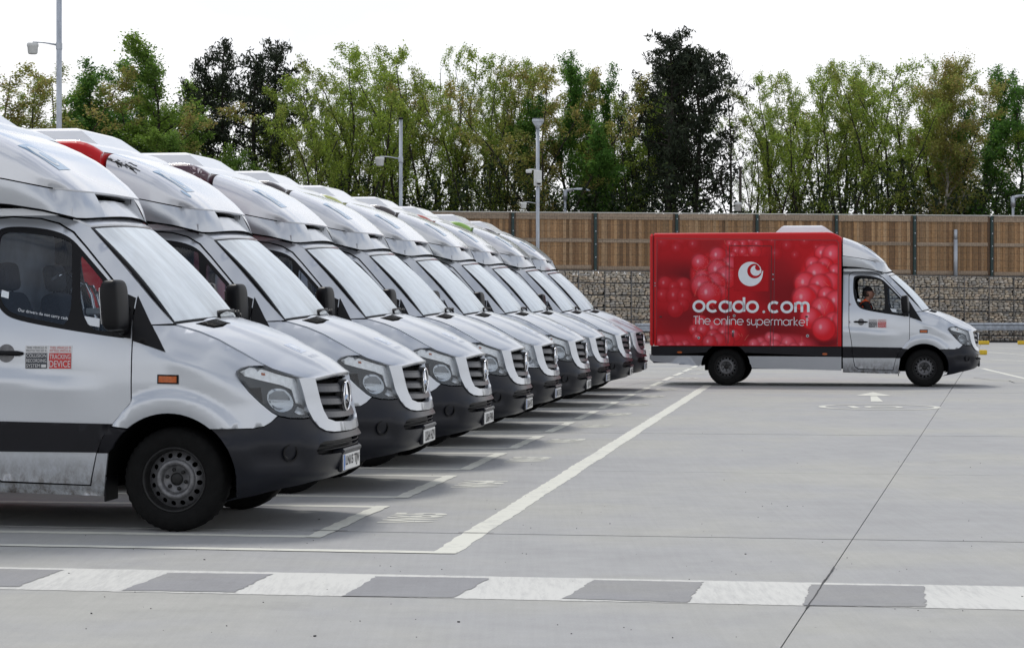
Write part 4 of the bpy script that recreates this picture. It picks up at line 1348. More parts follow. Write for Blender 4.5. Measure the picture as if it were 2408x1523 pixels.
def ws_fn(P, off=0.0):             # windshield domain u (0 bottom..1 top), v -1..1
    P = np.asarray(P, float)
    u, v = P[:, 0], P[:, 1]
    a = np.abs(v)
    bs = np.array([-.03, .785, 1.400]); bc = np.array([.105, 0, 1.432])
    ts = np.array([-.648, .700, 2.066]); tcn = np.array([-.545, 0, 2.094])
    y = (bs[1] + (ts[1] - bs[1]) * u + .012 * np.sin(np.pi * u)) * v
    xs = bs[0] + (ts[0] - bs[0]) * u; xc = bc[0] + (tcn[0] - bc[0]) * u
    zs = bs[2] + (ts[2] - bs[2]) * u; zc = bc[2] + (tcn[2] - bc[2]) * u
    k = 1 - a ** 2.3
    bow = .03 * np.sin(np.pi * u)
    x = xs + (xc - xs) * k + bow * .7 - off * .7
    z = zs + (zc - zs) * k + bow * .7 - off * .7
    return np.stack([x, y, z], 1)
def fair_top(x):                   # top line of the roof fairing
    return np.interp(x, [-1.49, -1.35, -1.23, -1.1, -1.008, -.86, -.79, -.74], [2.77, 2.725, 2.675, 2.61, 2.55, 2.435, 2.37, 2.318])
def fair_bot(x): return np.interp(x, [-1.49, -1.2, -.70], [2.432, 2.39, 2.288])
def fair_pt(u, v):                 # u rear->front, v -1..1 across
    x = -1.49 + (.75) * u
    xc = x + .02 * u * (1 - abs(v) ** 2) - .17 * u ** 4 * abs(v) ** 3.2
    zt = float(fair_top(x)); zb = float(fair_bot(xc))
    hh0 = zt - float(fair_bot(x))
    yw = float(np.interp(u, [0, .5, .85, 1], [.955, .895, .81, .745]))
    # section: superellipse shoulder from (0,zt) to (yw,zb)
    a = abs(v)
    m = float(np.interp(u, [0, .5, .8, 1], [7.5, 5.5, 4.2, 3.6]))
    ph = a * math.pi / 2
    hh = hh0
    y = yw * math.sin(ph) ** (2 / m) if a > 0 else 0.0
    z = zb + (hh - .006 * u) * max(0.0, math.cos(ph)) ** (2 / m) + .012 * (1 - a)
    return (xc if True else x, math.copysign(y, v), z)
def base_pt(u, v):                 # lower fairing between roof line and upper shell
    # u 0 bottom .. 1 top, v along: 0 rear side .. 1 front corner (x param)
    x_b = -1.49 + (1.49 - .745) * v; x_t = -1.49 + (1.49 - .875) * v
    zb = float(np.interp(v, [0, .4, .75, 1], [2.232, 2.214, 2.165, 2.122])); zt = float(fair_bot(x_t + .14 * v)) - .006
    yb = float(np.interp(v, [0, .5, .85, 1], [.90, .845, .775, .715]))
    yt = float(np.interp(v, [0, .5, .85, 1], [.948, .89, .80, .742]))
    return (x_b + (x_t - x_b) * u, yb + (yt - yb) * u, zb + (zt - zb) * u)

DOOR = [(-.275, 1.30), (-.275, .875), (-.34, .805), (-.42, .71), (-.483, .62), (-.522, .53), (-.576, .315), (-1.20, .335), (-1.265, .38), (-1.29, .50), (-1.325, .82), (-1.372, 1.10), (-1.378, 2.05), (-1.36, 2.09), (-1.31, 2.118), (-1.2, 2.128), (-1.0, 2.114), (-.87, 2.08), (-.76, 2.02), (-.66, 1.92), (-.50, 1.745), (-.33, 1.555), (-.285, 1.46)]
WIN = [(-1.30, 2.02), (-1.28, 2.05), (-1.2, 2.066), (-1.05, 2.062), (-.88, 2.036), (-.76, 1.985), (-.66, 1.885), (-.50, 1.72), (-.345, 1.555), (-.29, 1.48), (-.283, 1.30), (-.42, 1.312), (-.86, 1.378), (-1.10, 1.425), (-1.19, 1.465), (-1.25, 1.54), (-1.295, 1.68), (-1.308, 1.85)]
GL1 = [(-1.268, 1.99), (-1.25, 2.015), (-1.19, 2.03), (-.90, 2.002), (-.78, 1.965), (-.745, 1.94), (-.705, 1.385), (-.86, 1.41), (-1.09, 1.457), (-1.17, 1.49), (-1.225, 1.56), (-1.262, 1.70), (-1.274, 1.85)]
GL2 = [(-.69, 1.87), (-.66, 1.845), (-.50, 1.675), (-.39, 1.56), (-.36, 1.49), (-.37, 1.335), (-.64, 1.375)]
def chaikin(P, it=2):
    for _ in range(it):
        Q = []
        for i in range(len(P)):
            a, b = P[i], P[(i + 1) % len(P)]
            Q += [(a[0] * .75 + b[0] * .25, a[1] * .75 + b[1] * .25), (a[0] * .25 + b[0] * .75, a[1] * .25 + b[1] * .75)]
        P = Q
    return P
WIN = chaikin(WIN); GL1 = chaikin(GL1); GL2 = chaikin(GL2)
def arc(cx, cz, r, a0, a1, n):
    return [(cx + r * math.cos(R(a0 + (a1 - a0) * i / n)), cz + r * math.sin(R(a0 + (a1 - a0) * i / n))) for i in range(n + 1)]
AC = (-.01, .355)
WING = [(-.15, 1.388), (-.022, 1.388), (.15, 1.340), (.289, 1.285), (.45, 1.193), (.575, 1.118), (.52, 1.118), (.438, 1.088), (.452, 1.03), (.515, .945), (.59, .865), (.655, .805), (.69, .782), (.655, .742), (.615, .716), (.55, .704)] + arc(AC[0], AC[1], .449, 50.5, 129.5, 14) + [(-.412, .716), (-.335, .810), (-.266, .880), (-.266, 1.29), (-.052, 1.226)]
HL = [(.447, 1.085), (.475, 1.105), (.53, 1.12), (.605, 1.105), (.70, 1.068), (.775, 1.043), (.80, 1.035), (.825, .98), (.85, .90), (.868, .82), (.874, .765), (.83, .762), (.76, .768), (.70, .785), (.665, .806), (.60, .866), (.525, .945), (.462, 1.03)]
PILLAR = [(-.157, 1.396), (-.038, 1.402), (-.20, 1.575), (-.42, 1.815), (-.652, 2.055), (-.75, 2.102), (-.95, 2.150), (-1.2, 2.195), (-1.49, 2.215), (-1.49, .28), (-.8, .262), (-.485, .245), (-.44, .53), (-.505, .53), (-.514, .53), (-.568, .305), (-1.21, .322), (-1.278, .372), (-1.30, .49), (-1.336, .82), (-1.383, 1.10), (-1.389, 2.055), (-1.368, 2.10), (-1.315, 2.13), (-1.2, 2.140), (-1.0, 2.126), (-.865, 2.092), (-.75, 2.03), (-.65, 1.928), (-.49, 1.753), (-.32, 1.563), (-.277, 1.50), (-.275, 1.592)]

def nx_poly(pts, sg):              # side outline in (x,z) -> nose domain (s,z)
    a = np.array(pts)
    return [(float(sg * x2s(np.array([p[0]]), np.array([p[1]]))[0]), float(p[1])) for p in a]

def wheel_parts(parent, x, sg, rear=False):
    """tyre, rim, hub plate and nuts of one wheel, under an Empty of its own"""
    wy = .80
    wh = empty('wheel', (x, sg * wy, .352)); wh.parent = parent
    t = MB()
    prof = [(.212, -.098), (.222, -.106), (.25, -.116), (.285, -.120), (.32, -.115), (.34, -.100), (.351, -.085), (.354, 0), (.351, .085), (.34, .100), (.32, .115), (.285, .120), (.25, .116), (.222, .106), (.212, .098)]
    n = 84
    V = []; Fs = []
    for i, (r_, h) in enumerate(prof):
        for k in range(n):
            rr = r_
            if i in (4, 5, 6, 8, 9, 10) and k % 2: rr -= .007
            th = 2 * math.pi * k / n
            V.append((rr * math.cos(th), sg * h, rr * math.sin(th)))
    for i in range(len(prof) - 1):
        for k in range(n):
            Fs.append((i * n + k, i * n + (k + 1) % n, (i + 1) * n + (k + 1) % n, (i + 1) * n + k))
    t.add(V, Fs, 0, True)
    t.build('tyre', M['rubber'], wh)
    r_ = MB()
    r_.lathe([(.214, .100), (.222, .107), (.214, .110), (.206, .104), (.203, .085), (.200, .06), (.196, .035), (.192, .028)], n=56, mi=1, sgn=sg)
    # perforated ring: 16 round holes
    nh = 16; ri, ro, rh = .138, .192, .0175
    for k in range(nh):
        a0 = 2 * math.pi * (k - .5) / nh; a1 = 2 * math.pi * (k + .5) / nh; am = (a0 + a1) / 2
        outer = []
        for j in range(16):
            f = j / 16
            if f < .25: q = (ro, a0 + (a1 - a0) * f * 4)
            elif f < .5: q = (ro + (ri - ro) * (f - .25) * 4, a1)
            elif f < .75: q = (ri, a1 + (a0 - a1) * (f - .5) * 4)
            else: q = (ri + (ro - ri) * (f - .75) * 4, a0)
            outer.append((q[0] * math.cos(q[1]), q[0] * math.sin(q[1]), q[0]))
        cx, cz = .163 * math.cos(am), .163 * math.sin(am)
        inner = []
        for (ox, oz, _) in outer:
            d = math.atan2(oz - cz, ox - cx)
            inner.append((cx + rh * math.cos(d), cz + rh * math.sin(d)))
        hgt = lambda q: .030 + (ro - q) / (ro - ri) * .034
        V = [(ox, sg * hgt(math.hypot(ox, oz)), oz) for ox, oz, _ in outer] + [(ix, sg * hgt(math.hypot(ix, iz)), iz) for ix, iz in inner] + [(ix, sg * (hgt(math.hypot(ix, iz)) - .014), iz) for ix, iz in inner]
        Fs = [(j, (j + 1) % 16, 16 + (j + 1) % 16, 16 + j) for j in range(16)] + [(16 + j, 16 + (j + 1) % 16, 32 + (j + 1) % 16, 32 + j) for j in range(16)]
        r_.add(V, Fs, 0, False)
    r_.lathe([(.138, .064), (.130, .075), (.118, .081), (.106, .078), (.097, .066), (.091, .048), (.087, .043), (.044, .043), (.042, .03)], n=48, sgn=sg)
    r_.build('rim', [M['steel'], M['steel_dark']], wh)
    h = MB(); h.lathe([(.043, .036), (.040, .046), (.025, .050), (0.001, .050)], n=24, sgn=sg)
    for k in range(6):
        a = 2 * math.pi * (k + .5) / 6
        h.lathe([(.014, .043), (.012, .058), (.001, .060)], c=(.065 * math.cos(a), 0, .065 * math.sin(a)), n=6, sgn=sg)
    h.build('hub', M['steel_dark'], wh)
    b = MB(); b.lathe([(.15, -.06), (.15, -.01), (.001, -.01)], n=24, sgn=sg)
    b.lathe([(.205, -.09), (.205, -.07), (.001, -.07)], n=24, sgn=sg)
    b.build('brake_drum', M['void'], wh)
    return wh

def flat_map(y0, sg):
    def f(P, off=0.0):
        P = np.asarray(P, float)
        return np.stack([P[:, 0], np.full(len(P), sg * (y0 - off)), P[:, 1]], 1)
    return f

BX0, BX1, BTOP, BBOT, BW = -5.10, -1.515, 2.87, .748, 1.03
def box_top(x):
    return BTOP - .10 * float(np.clip((x + 1.78) / .265, 0, 1)) ** 2

def make_van(red=False):
    """one van; returns (root, dict of parts that differ between vans)"""
    D = {}
    root = empty('delivery_van')
    sides = (-1, 1)
    # ---- outer cab skin
    mb = MB()
    for sg in sides:
        mb.panel(PILLAR, side_map(sg), .06, depth=.03)
    # roof header above the windshield and the roof under the fairing
    def header(P, off=0.0):
        P = np.asarray(P, float)
        u, v = P[:, 0], P[:, 1]
        top = ws_fn(np.stack([np.full(len(u), 1.012), v], 1))
        k = 1 - np.abs(v) ** 2.3
        tgt = np.stack([-.775 + .12 * k, v * .715, 2.128 + .035 * k], 1)
        return top * (1 - u)[:, None] + tgt * u[:, None] - np.array([0, 0, 1]) * off
    mb.panel([(0, -1), (1, -1), (1, 1), (0, 1)], header, .12, depth=.02)
    mb.box((-1.13, 0, 2.165), (.72, 1.5, .05))
    # rear wall of the cab behind the seats
    mb.build('cab_body', M['paint'], root)
    # ---- inner black lining seen in the gaps
    lb = MB()
    LOUT = [(-.15, 1.38), (-.03, 1.38), (.289, 1.27), (.56, 1.10), (.60, .80), (.55, .70)] + arc(AC[0], AC[1], .455, 50, 155, 16) + [(-.47, .35), (-.50, .27), (-1.48, .29), (-1.48, 2.20), (-1.2, 2.18), (-.95, 2.14), (-.76, 2.10), (-.66, 2.05), (-.42, 1.80), (-.05, 1.40)]
    LH = [(x_ + (.012 if x_ > -.5 else -.012 if x_ < -1.1 else 0), z_) for x_, z_ in WIN]
    LH = [(-1.30, 2.02), (-1.2, 2.06), (-.88, 2.03), (-.76, 1.98), (-.345, 1.55), (-.30, 1.48), (-.31, 1.32), (-.86, 1.385), (-1.10, 1.43), (-1.19, 1.47), (-1.25, 1.545), (-1.30, 1.75)]
    for sg in sides:
        lb.panel(LOUT, side_map(sg), .12, holes=[LH], off=.022, depth=.02)
    for sg in sides:      # wheel housings
        for wx in (AC[0], -3.665):
            n = 18
            V = []
            for k in range(n + 1):
                a = R(2 + 176 * k / n)
                for yy in ((.945 if wx > -1 else .975), .50):
                    V.append((wx + .455 * math.cos(a), sg * yy, .355 + .455 * math.sin(a)))
            lb.add(V, [(2 * k, 2 * k + 1, 2 * k + 3, 2 * k + 2) for k in range(n)], 0, True)
            lb.add([(wx + .45 * math.cos(R(a)), sg * .50, .355 + .45 * math.sin(R(a))) for a in range(-10, 191, 20)], [tuple(range(11))], 0, False)
    # floor, engine and chassis, with low plates added to deepen the shade below
    lb.box((-.05, 0, .62), (1.35, 1.0, .60), bev=.03)
    lb.box((.60, 0, .55), (.36, 1.1, .36), bev=.03)
    lb.box((-.97, 0, .45), (1.0, 1.80, .34), bev=.02)  # cab floor, drawn low to darken the ground beneath
    lb.box((-2.35, 0, .45), (1.62, 1.90, .26), bev=.02)  # plate added to block light under the box
    lb.box((-4.62, 0, .54), (.86, 1.90, .24), bev=.02)  # plate added behind the rear axle to block light
    lb.box((.42, 0, .32), (.62, 1.30, .08), bev=.02)  # plate added under the nose to darken the ground
    lb.box((-3.3, 0, .62), (3.5, 1.1, .22), bev=.02)
    lb.tube([(-3.665, -.7, .36), (-3.665, .7, .36)], .06, 10)
    lb.box((-3.665, 0, .36), (.26, .3, .26), bev=.08)
    lb.tube([(0, -.7, .33), (0, .7, .33)], .05, 8)
    lb.tube([(-1.2, .35, .33), (-4.7, .42, .40)], .045, 8)
    # shade behind nose: radiator panel
    lb.panel([(-.72, .36), (.72, .36), (.66, 1.0), (-.66, 1.0)], front_map, .12, off=.10, depth=.02)
    lb.build('chassis', M['void'], root)
    for sg in sides:
        mb = MB(); mb.box((-.475, sg * .80, .33), (.012, .26, .26), bev=.004); mb.build('mudflap', M['black'], root)
    # ---- wings
    for sg in sides:
        mb = MB(); mb.panel(WING, side_map(sg), .028, depth=.03, bs=.028)
        wg = mb.build('wing', M['paint'], root)
        mb = MB()
        mb.panel([(-.415, .708), (-.30, .690)] + arc(AC[0], AC[1], .449, 131, 152, 4)[1:] + [(-.44, .53), (-.505, .535), (-.472, .62)], side_map(sg), .05, depth=.03)
        mb.build('wing_trim', M['band'], wg)
        mb = MB()
        mb.panel([(-.275, 1.582), (-.04, 1.215), (-.27, 1.288)], side_map(sg), .04, off=-.008, depth=.03)
        mb.build('corner_trim', M['black'], wg)
        mb = MB()
        mb.panel([(-.088, 1.000), (.060, .998), (.060, 1.060), (-.088, 1.062)], side_map(sg), .03, off=-.006, depth=.02)
        mb.panel([(-.076, 1.010), (.048, 1.008), (.048, 1.050), (-.076, 1.052)], side_map(sg), .03, off=-.014, depth=.01, mi=1)
        mb.build('side_indicator', [M['black'], M['orange']], wg)
    # ---- doors
    for sg in sides:
        sm = side_map(sg)
        mb = MB(); mb.panel(DOOR, sm, .05, holes=[WIN], depth=.03, bs=.05)
        dr = mb.build('front_door', M['paint'], root)
        mb = MB(); mb.panel([(-.405, .728), (-.483, .612), (-.516, .535), (-1.296, .535), (-1.318, .742)], sm, .04, off=-.009, depth=.014, bs=.04)
        mb.build('door_band', M['band'], dr)
        mb = MB(); mb.panel(WIN, sm, .09, holes=[GL1, GL2], off=.006, depth=.012, bs=.05)
        # mirror foot joins the black triangle
        mb.panel([(-.40, 1.315), (-.283, 1.302), (-.283, 1.575), (-.335, 1.60), (-.40, 1.56)], sm, .06, off=-.004, depth=.01)
        mb.build('window_frame', M['black'], dr)
        if not (red and sg < 0):
            mb = MB(); mb.panel(GL1, sm, .10, off=.012, rim=False)
            mb.build('window_glass', M['side_glass'], dr)
        mb = MB(); mb.panel(GL2, sm, .10, off=.012, rim=False)
        mb.build('quarter_glass', M['side_glass'], dr)
        if sg < 0:
            mb = MB()
            if not red:
                P, Fs = text2d('Our drivers do not carry cash.')
                Q = np.stack([-1.095 + .365 * P[:, 0], 1.478 - .060 * P[:, 0] + .028 * P[:, 1] - .0], 1)
                mb.add(sm(Q, .009), Fs, 0, False)
            if not red: mb.build('window_lettering', M['ink_white'], dr)
            mb = MB()
            mb.panel([(-1.225, 1.585), (-1.17, 1.570), (-1.17, 1.615), (-1.222, 1.63)], sm, .1, off=.009, depth=.001)
            mb.build('window_sticker', M['ink_white'], dr)
            mb = MB()
            mb.panel([(-.62, 1.395), (-.51, 1.378), (-.512, 1.435), (-.62, 1.452)], sm, .1, off=.009, depth=.001)
            mb.build('window_sticker', M['ink_white'], dr)
        # handle with its dished cup
        mb = MB()
        c_ = [(-1.155 + .060 * math.cos(t_ * math.pi / 12), 1.200 + .062 * math.sin(t_ * math.pi / 12)) for t_ in range(24)]
        mb.panel(c_, sm, .03, off=-.002, depth=.002, mi=1)
        y0 = float(side_w(np.array([-1.155]), np.array([1.2]))[0])
        mb.tube([(-1.285, sg * (y0 + .004), 1.203), (-1.25, sg * (y0 + .022), 1.204), (-1.155, sg * (y0 + .034), 1.202), (-1.07, sg * (y0 + .024), 1.200), (-1.035, sg * (y0 + .004), 1.199)], [.012, .019, .015, .018, .010], 8)
        mb.build('door_handle', [M['black'], M['steel']], dr)
        if sg < 0:
            mb = MB()
            f_ = lambda x_: x_
            X = lambda x_: -1.02 + x_
            for (a0, a1, dark) in ((X(0), X(.160), True), (X(.166), X(.330), False)):
                zt, zm, zb = 1.252, 1.205, 1.095
                mb.panel([(a0, zb), (a1, zb), (a1, zt), (a0, zt)], sm, .1, off=-.002, depth=.001, mi=0)
                mb.panel([(a0 + .004, zb + .004), (a1 - .004, zb + .004), (a1 - .004, zm - .002), (a0 + .004, zm - .002)], sm, .1, off=-.0045, depth=.001, mi=1 if dark else 2)
                l1, l2 = ('THIS VEHICLE IS', 'PROTECTED BY A') if dark else ('THIS VEHICLE IS', 'FITTED WITH A')
                im = 1 if dark else 2
                add_text(mb, l1, a0 + .008, a1 - .008, 1.232, 1.247, sm, -.0045, im)
                add_text(mb, l2, a0 + .008, a1 - .008, 1.211, 1.226, sm, -.0045, im)
                if dark:
                    add_text(mb, 'COLLISION', a0 + .010, a1 - .008, 1.174, 1.197, sm, -.0065, 0)
                    add_text(mb, 'RECORDING', a0 + .010, a1 - .008, 1.140, 1.163, sm, -.0065, 0)
                    add_text(mb, 'SYSTEM', a0 + .010, a1 - .052, 1.106, 1.129, sm, -.0065, 0)
                    mb.panel([(a1 - .044, 1.106), (a1 - .010, 1.106), (a1 - .010, 1.126), (a1 - .044, 1.126)], sm, .1, off=-.0065, depth=.001, mi=0)
                else:
                    add_text(mb, 'TRACKING', a0 + .008, a1 - .008, 1.163, 1.195, sm, -.0065, 0)
                    add_text(mb, 'DEVICE', a0 + .008, a1 - .008, 1.108, 1.152, sm, -.0065, 0)
            mb.build('warning_sticker', [M['st_white'], M['st_dark'], M['st_red']], dr)
    for sg in sides:
        mb = MB(); mb.panel([(-1.302, .535), (-1.49, .535), (-1.49, .742), (-1.326, .742)], side_map(sg), .05, off=-.008, depth=.01)
        mb.build('cab_band', M['band'], root)
        mb = MB()
        mb.panel([(-.62, .284), (-1.49, .295), (-1.49, .262), (-.49, .238), (-.488, .262)], side_map(sg), .1, off=-.006, depth=.02)
        mb.build('sill', M['paint'], root)
        # mirror
        mb = MB()
        y0 = .90
        mb.blob((-.345, sg * 1.105, 1.525), (.062, .105, .170), .42, rot=Euler((0, R(-4), R(10 * sg))).to_matrix())
        mb.box((-.39, sg * 1.105, 1.52), (.03, .17, .275), bev=.012, rot=Euler((0, R(-4), R(10 * sg))).to_matrix())
        mb.tube([(-.33, sg * .93, 1.36), (-.35, sg * 1.08, 1.38)], [.045, .035], 8)
        mb.tube([(-.33, sg * .91, 1.50), (-.35, sg * 1.08, 1.52)], [.03, .03], 8)
        mr = mb.build('door_mirror', M['black'], root)
        mb = MB(); mb.box((-.41, sg * 1.105, 1.52), (.006, .145, .24), bev=.002, rot=Euler((0, R(-4), R(10 * sg))).to_matrix())
        mb.build('mirror_glass', M['chrome'], mr)
    # ---- bonnet
    mb = MB()
    us = [i / 34 for i in range(35)]; vs = [-1 + 2 * i / 46 for i in range(47)]
    mb.grid(hood_fn, us, vs)
    # front lip and underside edge
    fr = [hood_fn(1.0, v) for v in vs]
    V = [p for p in fr] + [(p[0] + .006 - .012, p[1], p[2] - .016) for p in fr] + [(p[0] - .03, p[1], p[2] - .03) for p in fr]
    n = len(vs)
    mb.add(V, [(i, i + 1, n + i + 1, n + i) for i in range(n - 1)] + [(n + i, n + i + 1, 2 * n + i + 1, 2 * n + i) for i in range(n - 1)], 0, True)
    for s_ in (0, -1):      # side returns
        e = [hood_fn(u, vs[s_]) for u in us]
        V = e + [(p[0], p[1] * .985, p[2] - .025) for p in e]
        mb.add(V, [(i, i + 1, len(us) + i + 1, len(us) + i) for i in range(len(us) - 1)], 0, False)
    hd = mb.build('bonnet', M['paint'], root)
    def hood_map(P, off=0.0):
        P = np.asarray(P, float)
        out = np.array([hood_fn(float(u), float(v)) for u, v in P])
        out[:, 2] -= off
        return out
    mb = MB()
    for sv in (-1, 1):
        mb = MB()
        q = [(.035, sv * .46), (.035, sv * .80), (.155, sv * .76), (.155, sv * .44)]
        mb.panel(q, hood_map, .1, off=-.003, depth=.003)
        for k in range(7):
            u0 = .045 + k * .0155
            a0 = sv * (.475 - .0008 * k); a1 = sv * (.785 - .004 * k)
            p0 = hood_map([(u0, a0), (u0, a1)], -.004)
            mb.tube([p0[0], p0[1]], .0030, 4, mi=1)
        mb.build('bonnet_vent', [M['void'], M['black']], hd)
    mb = MB()      # faint logo square and lettering near the nose
    mb.panel([(.58, -.40), (.58, -.20), (.72, -.18), (.72, -.40)], hood_map, .05, off=-.0015, depth=.001)
    for k_, wd in enumerate(('BEEP', 'US FOR', 'JOBS')[:0]): pass
    def hm2(P, off=0.0):
        P = np.asarray(P, float)
        return hood_map(np.stack([P[:, 1], P[:, 0]], 1), off)
    mb.panel([(.60, -.34), (.62, -.26), (.68, -.26), (.70, -.34)], hood_map, .05, off=-.003, depth=.001, mi=1)
    add_text(mb, 'ocado', -.36, -.06, .80, .75, hm2, -.002, 0)
    mb.build('bonnet_sticker', [M['pale_blue2'], M['ink_white']], hd)
    # badge on bonnet lip
    # ---- windshield
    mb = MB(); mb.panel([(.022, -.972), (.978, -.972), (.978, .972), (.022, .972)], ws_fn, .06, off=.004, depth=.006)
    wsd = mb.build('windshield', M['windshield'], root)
    mb = MB()
    mb.panel([(0, -1), (1, -1), (1, 1), (0, 1)], ws_fn, .1, holes=[[(.026, -.965), (.974, -.965), (.974, .965), (.026, .965)]], off=.008, depth=.02)
    mb.build('windshield_seal', M['black'], wsd)
    mb = MB()
    def wp(u, v, o): return tuple(ws_fn([(u, v)], -o)[0])
    for v0, v1 in ((-.30, .42), (.30, .95)):
        mb.tube([wp(-.02, v0, .02), wp(.035, v0 + .04, .035), wp(.045, v0 + .35, .035), wp(.03, v1, .03)], [.014, .010, .008, .006], 6)
        mb.tube([wp(.03, v0 + .12, .02), wp(.055, (v0 + v1) / 2, .022), wp(.07, v1 + .06, .02)], .007, 5)
        mb.tube([wp(.0, v1 - .05, .02), wp(.03, v1, .05), wp(.05, v1 + .02, .03)], .008, 5)
    mb.build('wiper', M['black'], wsd)
    mb = MB()   # cowl under windshield
    mb.grid(lambda u, v: tuple(np.array(ws_fn([(.012, v)])[0]) * (1 - u) + (np.array(hood_fn(0, v)) + np.array((-.01, 0, -.03))) * u), [0, 1], [-1 + i / 10 for i in range(21)])
    mb.build('cowl', M['black'], root)
    # ---- roof fairing, upper shell
    mb = MB()
    us = [i / 26 for i in range(27)]; vs = [-1 + 2 * i / 52 for i in range(53)]
    mb.grid(fair_pt, us, vs)
    n = len(vs)
    front = [fair_pt(1, v) for v in vs]
    cen = Vector((-.80, 0, 2.27))
    V = front + [(p[0] - .002, p[1] * .999, p[2] - .012) for p in front] + [(-1.0, p[1] * .9, 2.31) for p in front]
    mb.add(V, [(i, i + 1, n + i + 1, n + i) for i in range(n - 1)] + [(n + i, n + i + 1, 2 * n + i + 1, 2 * n + i) for i in range(n - 1)], 0, True)
    rear = [fair_pt(0, v) for v in vs]
    mb.add(rear + [(-1.49, 0, 2.43)], [(i + 1, i, n) for i in range(n - 1)], 0, False)
    fa = mb.build('roof_fairing', M['fairing'], root)
    D['fairing'] = fa
    def fmap(P, off=0.0):
        P = np.asarray(P, float)
        out = np.array([fair_pt(float(u), float(v)) for u, v in P])
        o2 = np.array([fair_pt(float(u), float(v) * .98) for u, v in P])
        out[:, 2] -= off * .8; out[:, 0] -= off * .6
        out[:, 1] -= np.sign(out[:, 1]) * off * .4
        return out
    mb = MB()
    mb.panel([(.44, -.44), (.78, -.42), (.78, -.18), (.44, -.20)], fmap, .05, off=-.003, depth=.001, mi=0)
    cc = [(.61 + .13 * math.cos(t_ * math.pi / 12), -.31 + .085 * math.sin(t_ * math.pi / 12)) for t_ in range(24)]
    mb.panel(cc, fmap, .04, off=-.005, depth=.001, mi=1)
    cc = [(.64 + .07 * math.cos(t_ * math.pi / 8), -.29 + .05 * math.sin(t_ * math.pi / 8)) for t_ in range(16)]
    mb.panel(cc, fmap, .04, off=-.0065, depth=.001, mi=0)
    mb.build('fairing_logo', [M['pale_blue'], M['ink_white']], fa)
    # lower fairing: lofted between the lip of the shell and the roof line, with a scoop mouth
    def path(pts, n):
        P = np.array(pts); d = np.r_[0, np.cumsum(np.linalg.norm(np.diff(P, axis=0), axis=1))]
        t = np.linspace(0, d[-1], n)
        return np.stack([np.interp(t, d, P[:, k]) for k in range(3)], 1)
    lip = [fair_pt(u, 1.0) for u in np.linspace(0, 1, 24)] + [fair_pt(1.0, v) for v in np.linspace(.97, 0, 40)]
    lip = path(lip, 60)
    low = path([(-1.49, .90, 2.232), (-1.2, .878, 2.214), (-.95, .832, 2.175), (-.82, .782, 2.142), (-.755, .735, 2.122), (-.70, .66, 2.122), (-.665, .55, 2.130), (-.628, .38, 2.142), (-.605, .2, 2.150), (-.597, 0, 2.153)], 60)
    kc = int(np.argmin(np.abs(lip[:, 1] - .44) + (np.arange(60) < 30) * 9))
    mb = MB(); sl = MB()
    for sg in sides:
        def bpt(i, t):
            p = low[i] * (1 - t) + (lip[i] + np.array((-.003, 0, -.009))) * t
            c_ = p - np.array((-1.2, 0, p[2])); c_ /= (np.linalg.norm(c_) + 1e-9)
            p = p + c_ * .012 * math.sin(math.pi * t)
            return (p[0], sg * (p[1] - .003 * t), p[2])
        mb.grid(lambda i, t: bpt(int(i), t), list(range(kc + 1)), [0, .2, .4, .6, .8, 1.0])
        a0, a1 = bpt(kc, 0), bpt(kc, 1)
        mb.add([a0, a1, (a1[0] - .20, a1[1] * .96, a1[2] + .0), (a0[0] - .13, a0[1] * .96, a0[2] + .118)], [(0, 1, 2, 3)], 0, False)
        # dark inner strip behind the gap, rubber at the roof
        n = 60
        V = [(p[0] - .02, sg * (p[1] - .022), p[2] + dz) for p in lip for dz in (-.05, .012)]
        sl.add(V, [(2 * i, 2 * i + 1, 2 * i + 3, 2 * i + 2) for i in range(kc)], 0, False)
        sl.tube([(p[0] + .002, sg * (p[1] + .002), p[2] - .004) for p in low[::3]] + [(low[-1][0], 0, low[-1][2] - .004)], .0075, 5)
    ic = [low[i] for i in range(kc, 60)]
    row = [(p[0], p[1], p[2]) for p in ic] + [(p[0], -p[1], p[2]) for p in ic[::-1][1:]]
    n = len(row)
    mb.add(row + [(p[0] - .13, p[1] * .96, p[2] + .118) for p in row], [(i, i + 1, n + i + 1, n + i) for i in range(n - 1)], 0, True)
    mb.build('fairing_base', M['paint'], root)
    sl.box((-.99, 0, 2.285), (.05, .86, .10))
    sl.box((-1.1, 0, 2.29), (.62, 1.40, .01))
    sl.build('fairing_seal', M['void'], root)
    # ---- bumper
    def bp(sg):
        top = nx_poly([(.547, .698), (.612, .709), (.652, .734), (.694, .775), (.705, .774), (.76, .758), (.83, .752), (.872, .755)], sg)
        c_ = [(sg * float(y2s(np.array([y]), np.array([z]))[0]), z) for y, z in ((.595, .748), (.56, .70), (.50, .665), (.40, .648), (.2, .640), (0, .638))]
        return top + c_
    half_r = bp(1)
    bot = [(0, .33), (.25, .322), (.5, .285), (.62, .245)]
    archb = [(x_, z_) for x_, z_ in arc(AC[0], AC[1], .450, 49.5, -12, 10)]
    ar = nx_poly(archb, 1)
    ar2 = [(float(ar[-1][0]) - .02, .225)]
    poly = half_r[::-1] + ar + [(ar[-1][0] - .03, .235), (.80, .205)] + bot[::-1]
    left = [(-s_, z_) for s_, z_ in poly]
    full = poly[:-1] + [(0, .33)] + left[::-1][1:-1] if False else None
    intake = [(-.40, .57), (-.34, .60), (.34, .60), (.40, .57), (.46, .505), (-.46, .505)]
    mb = MB()
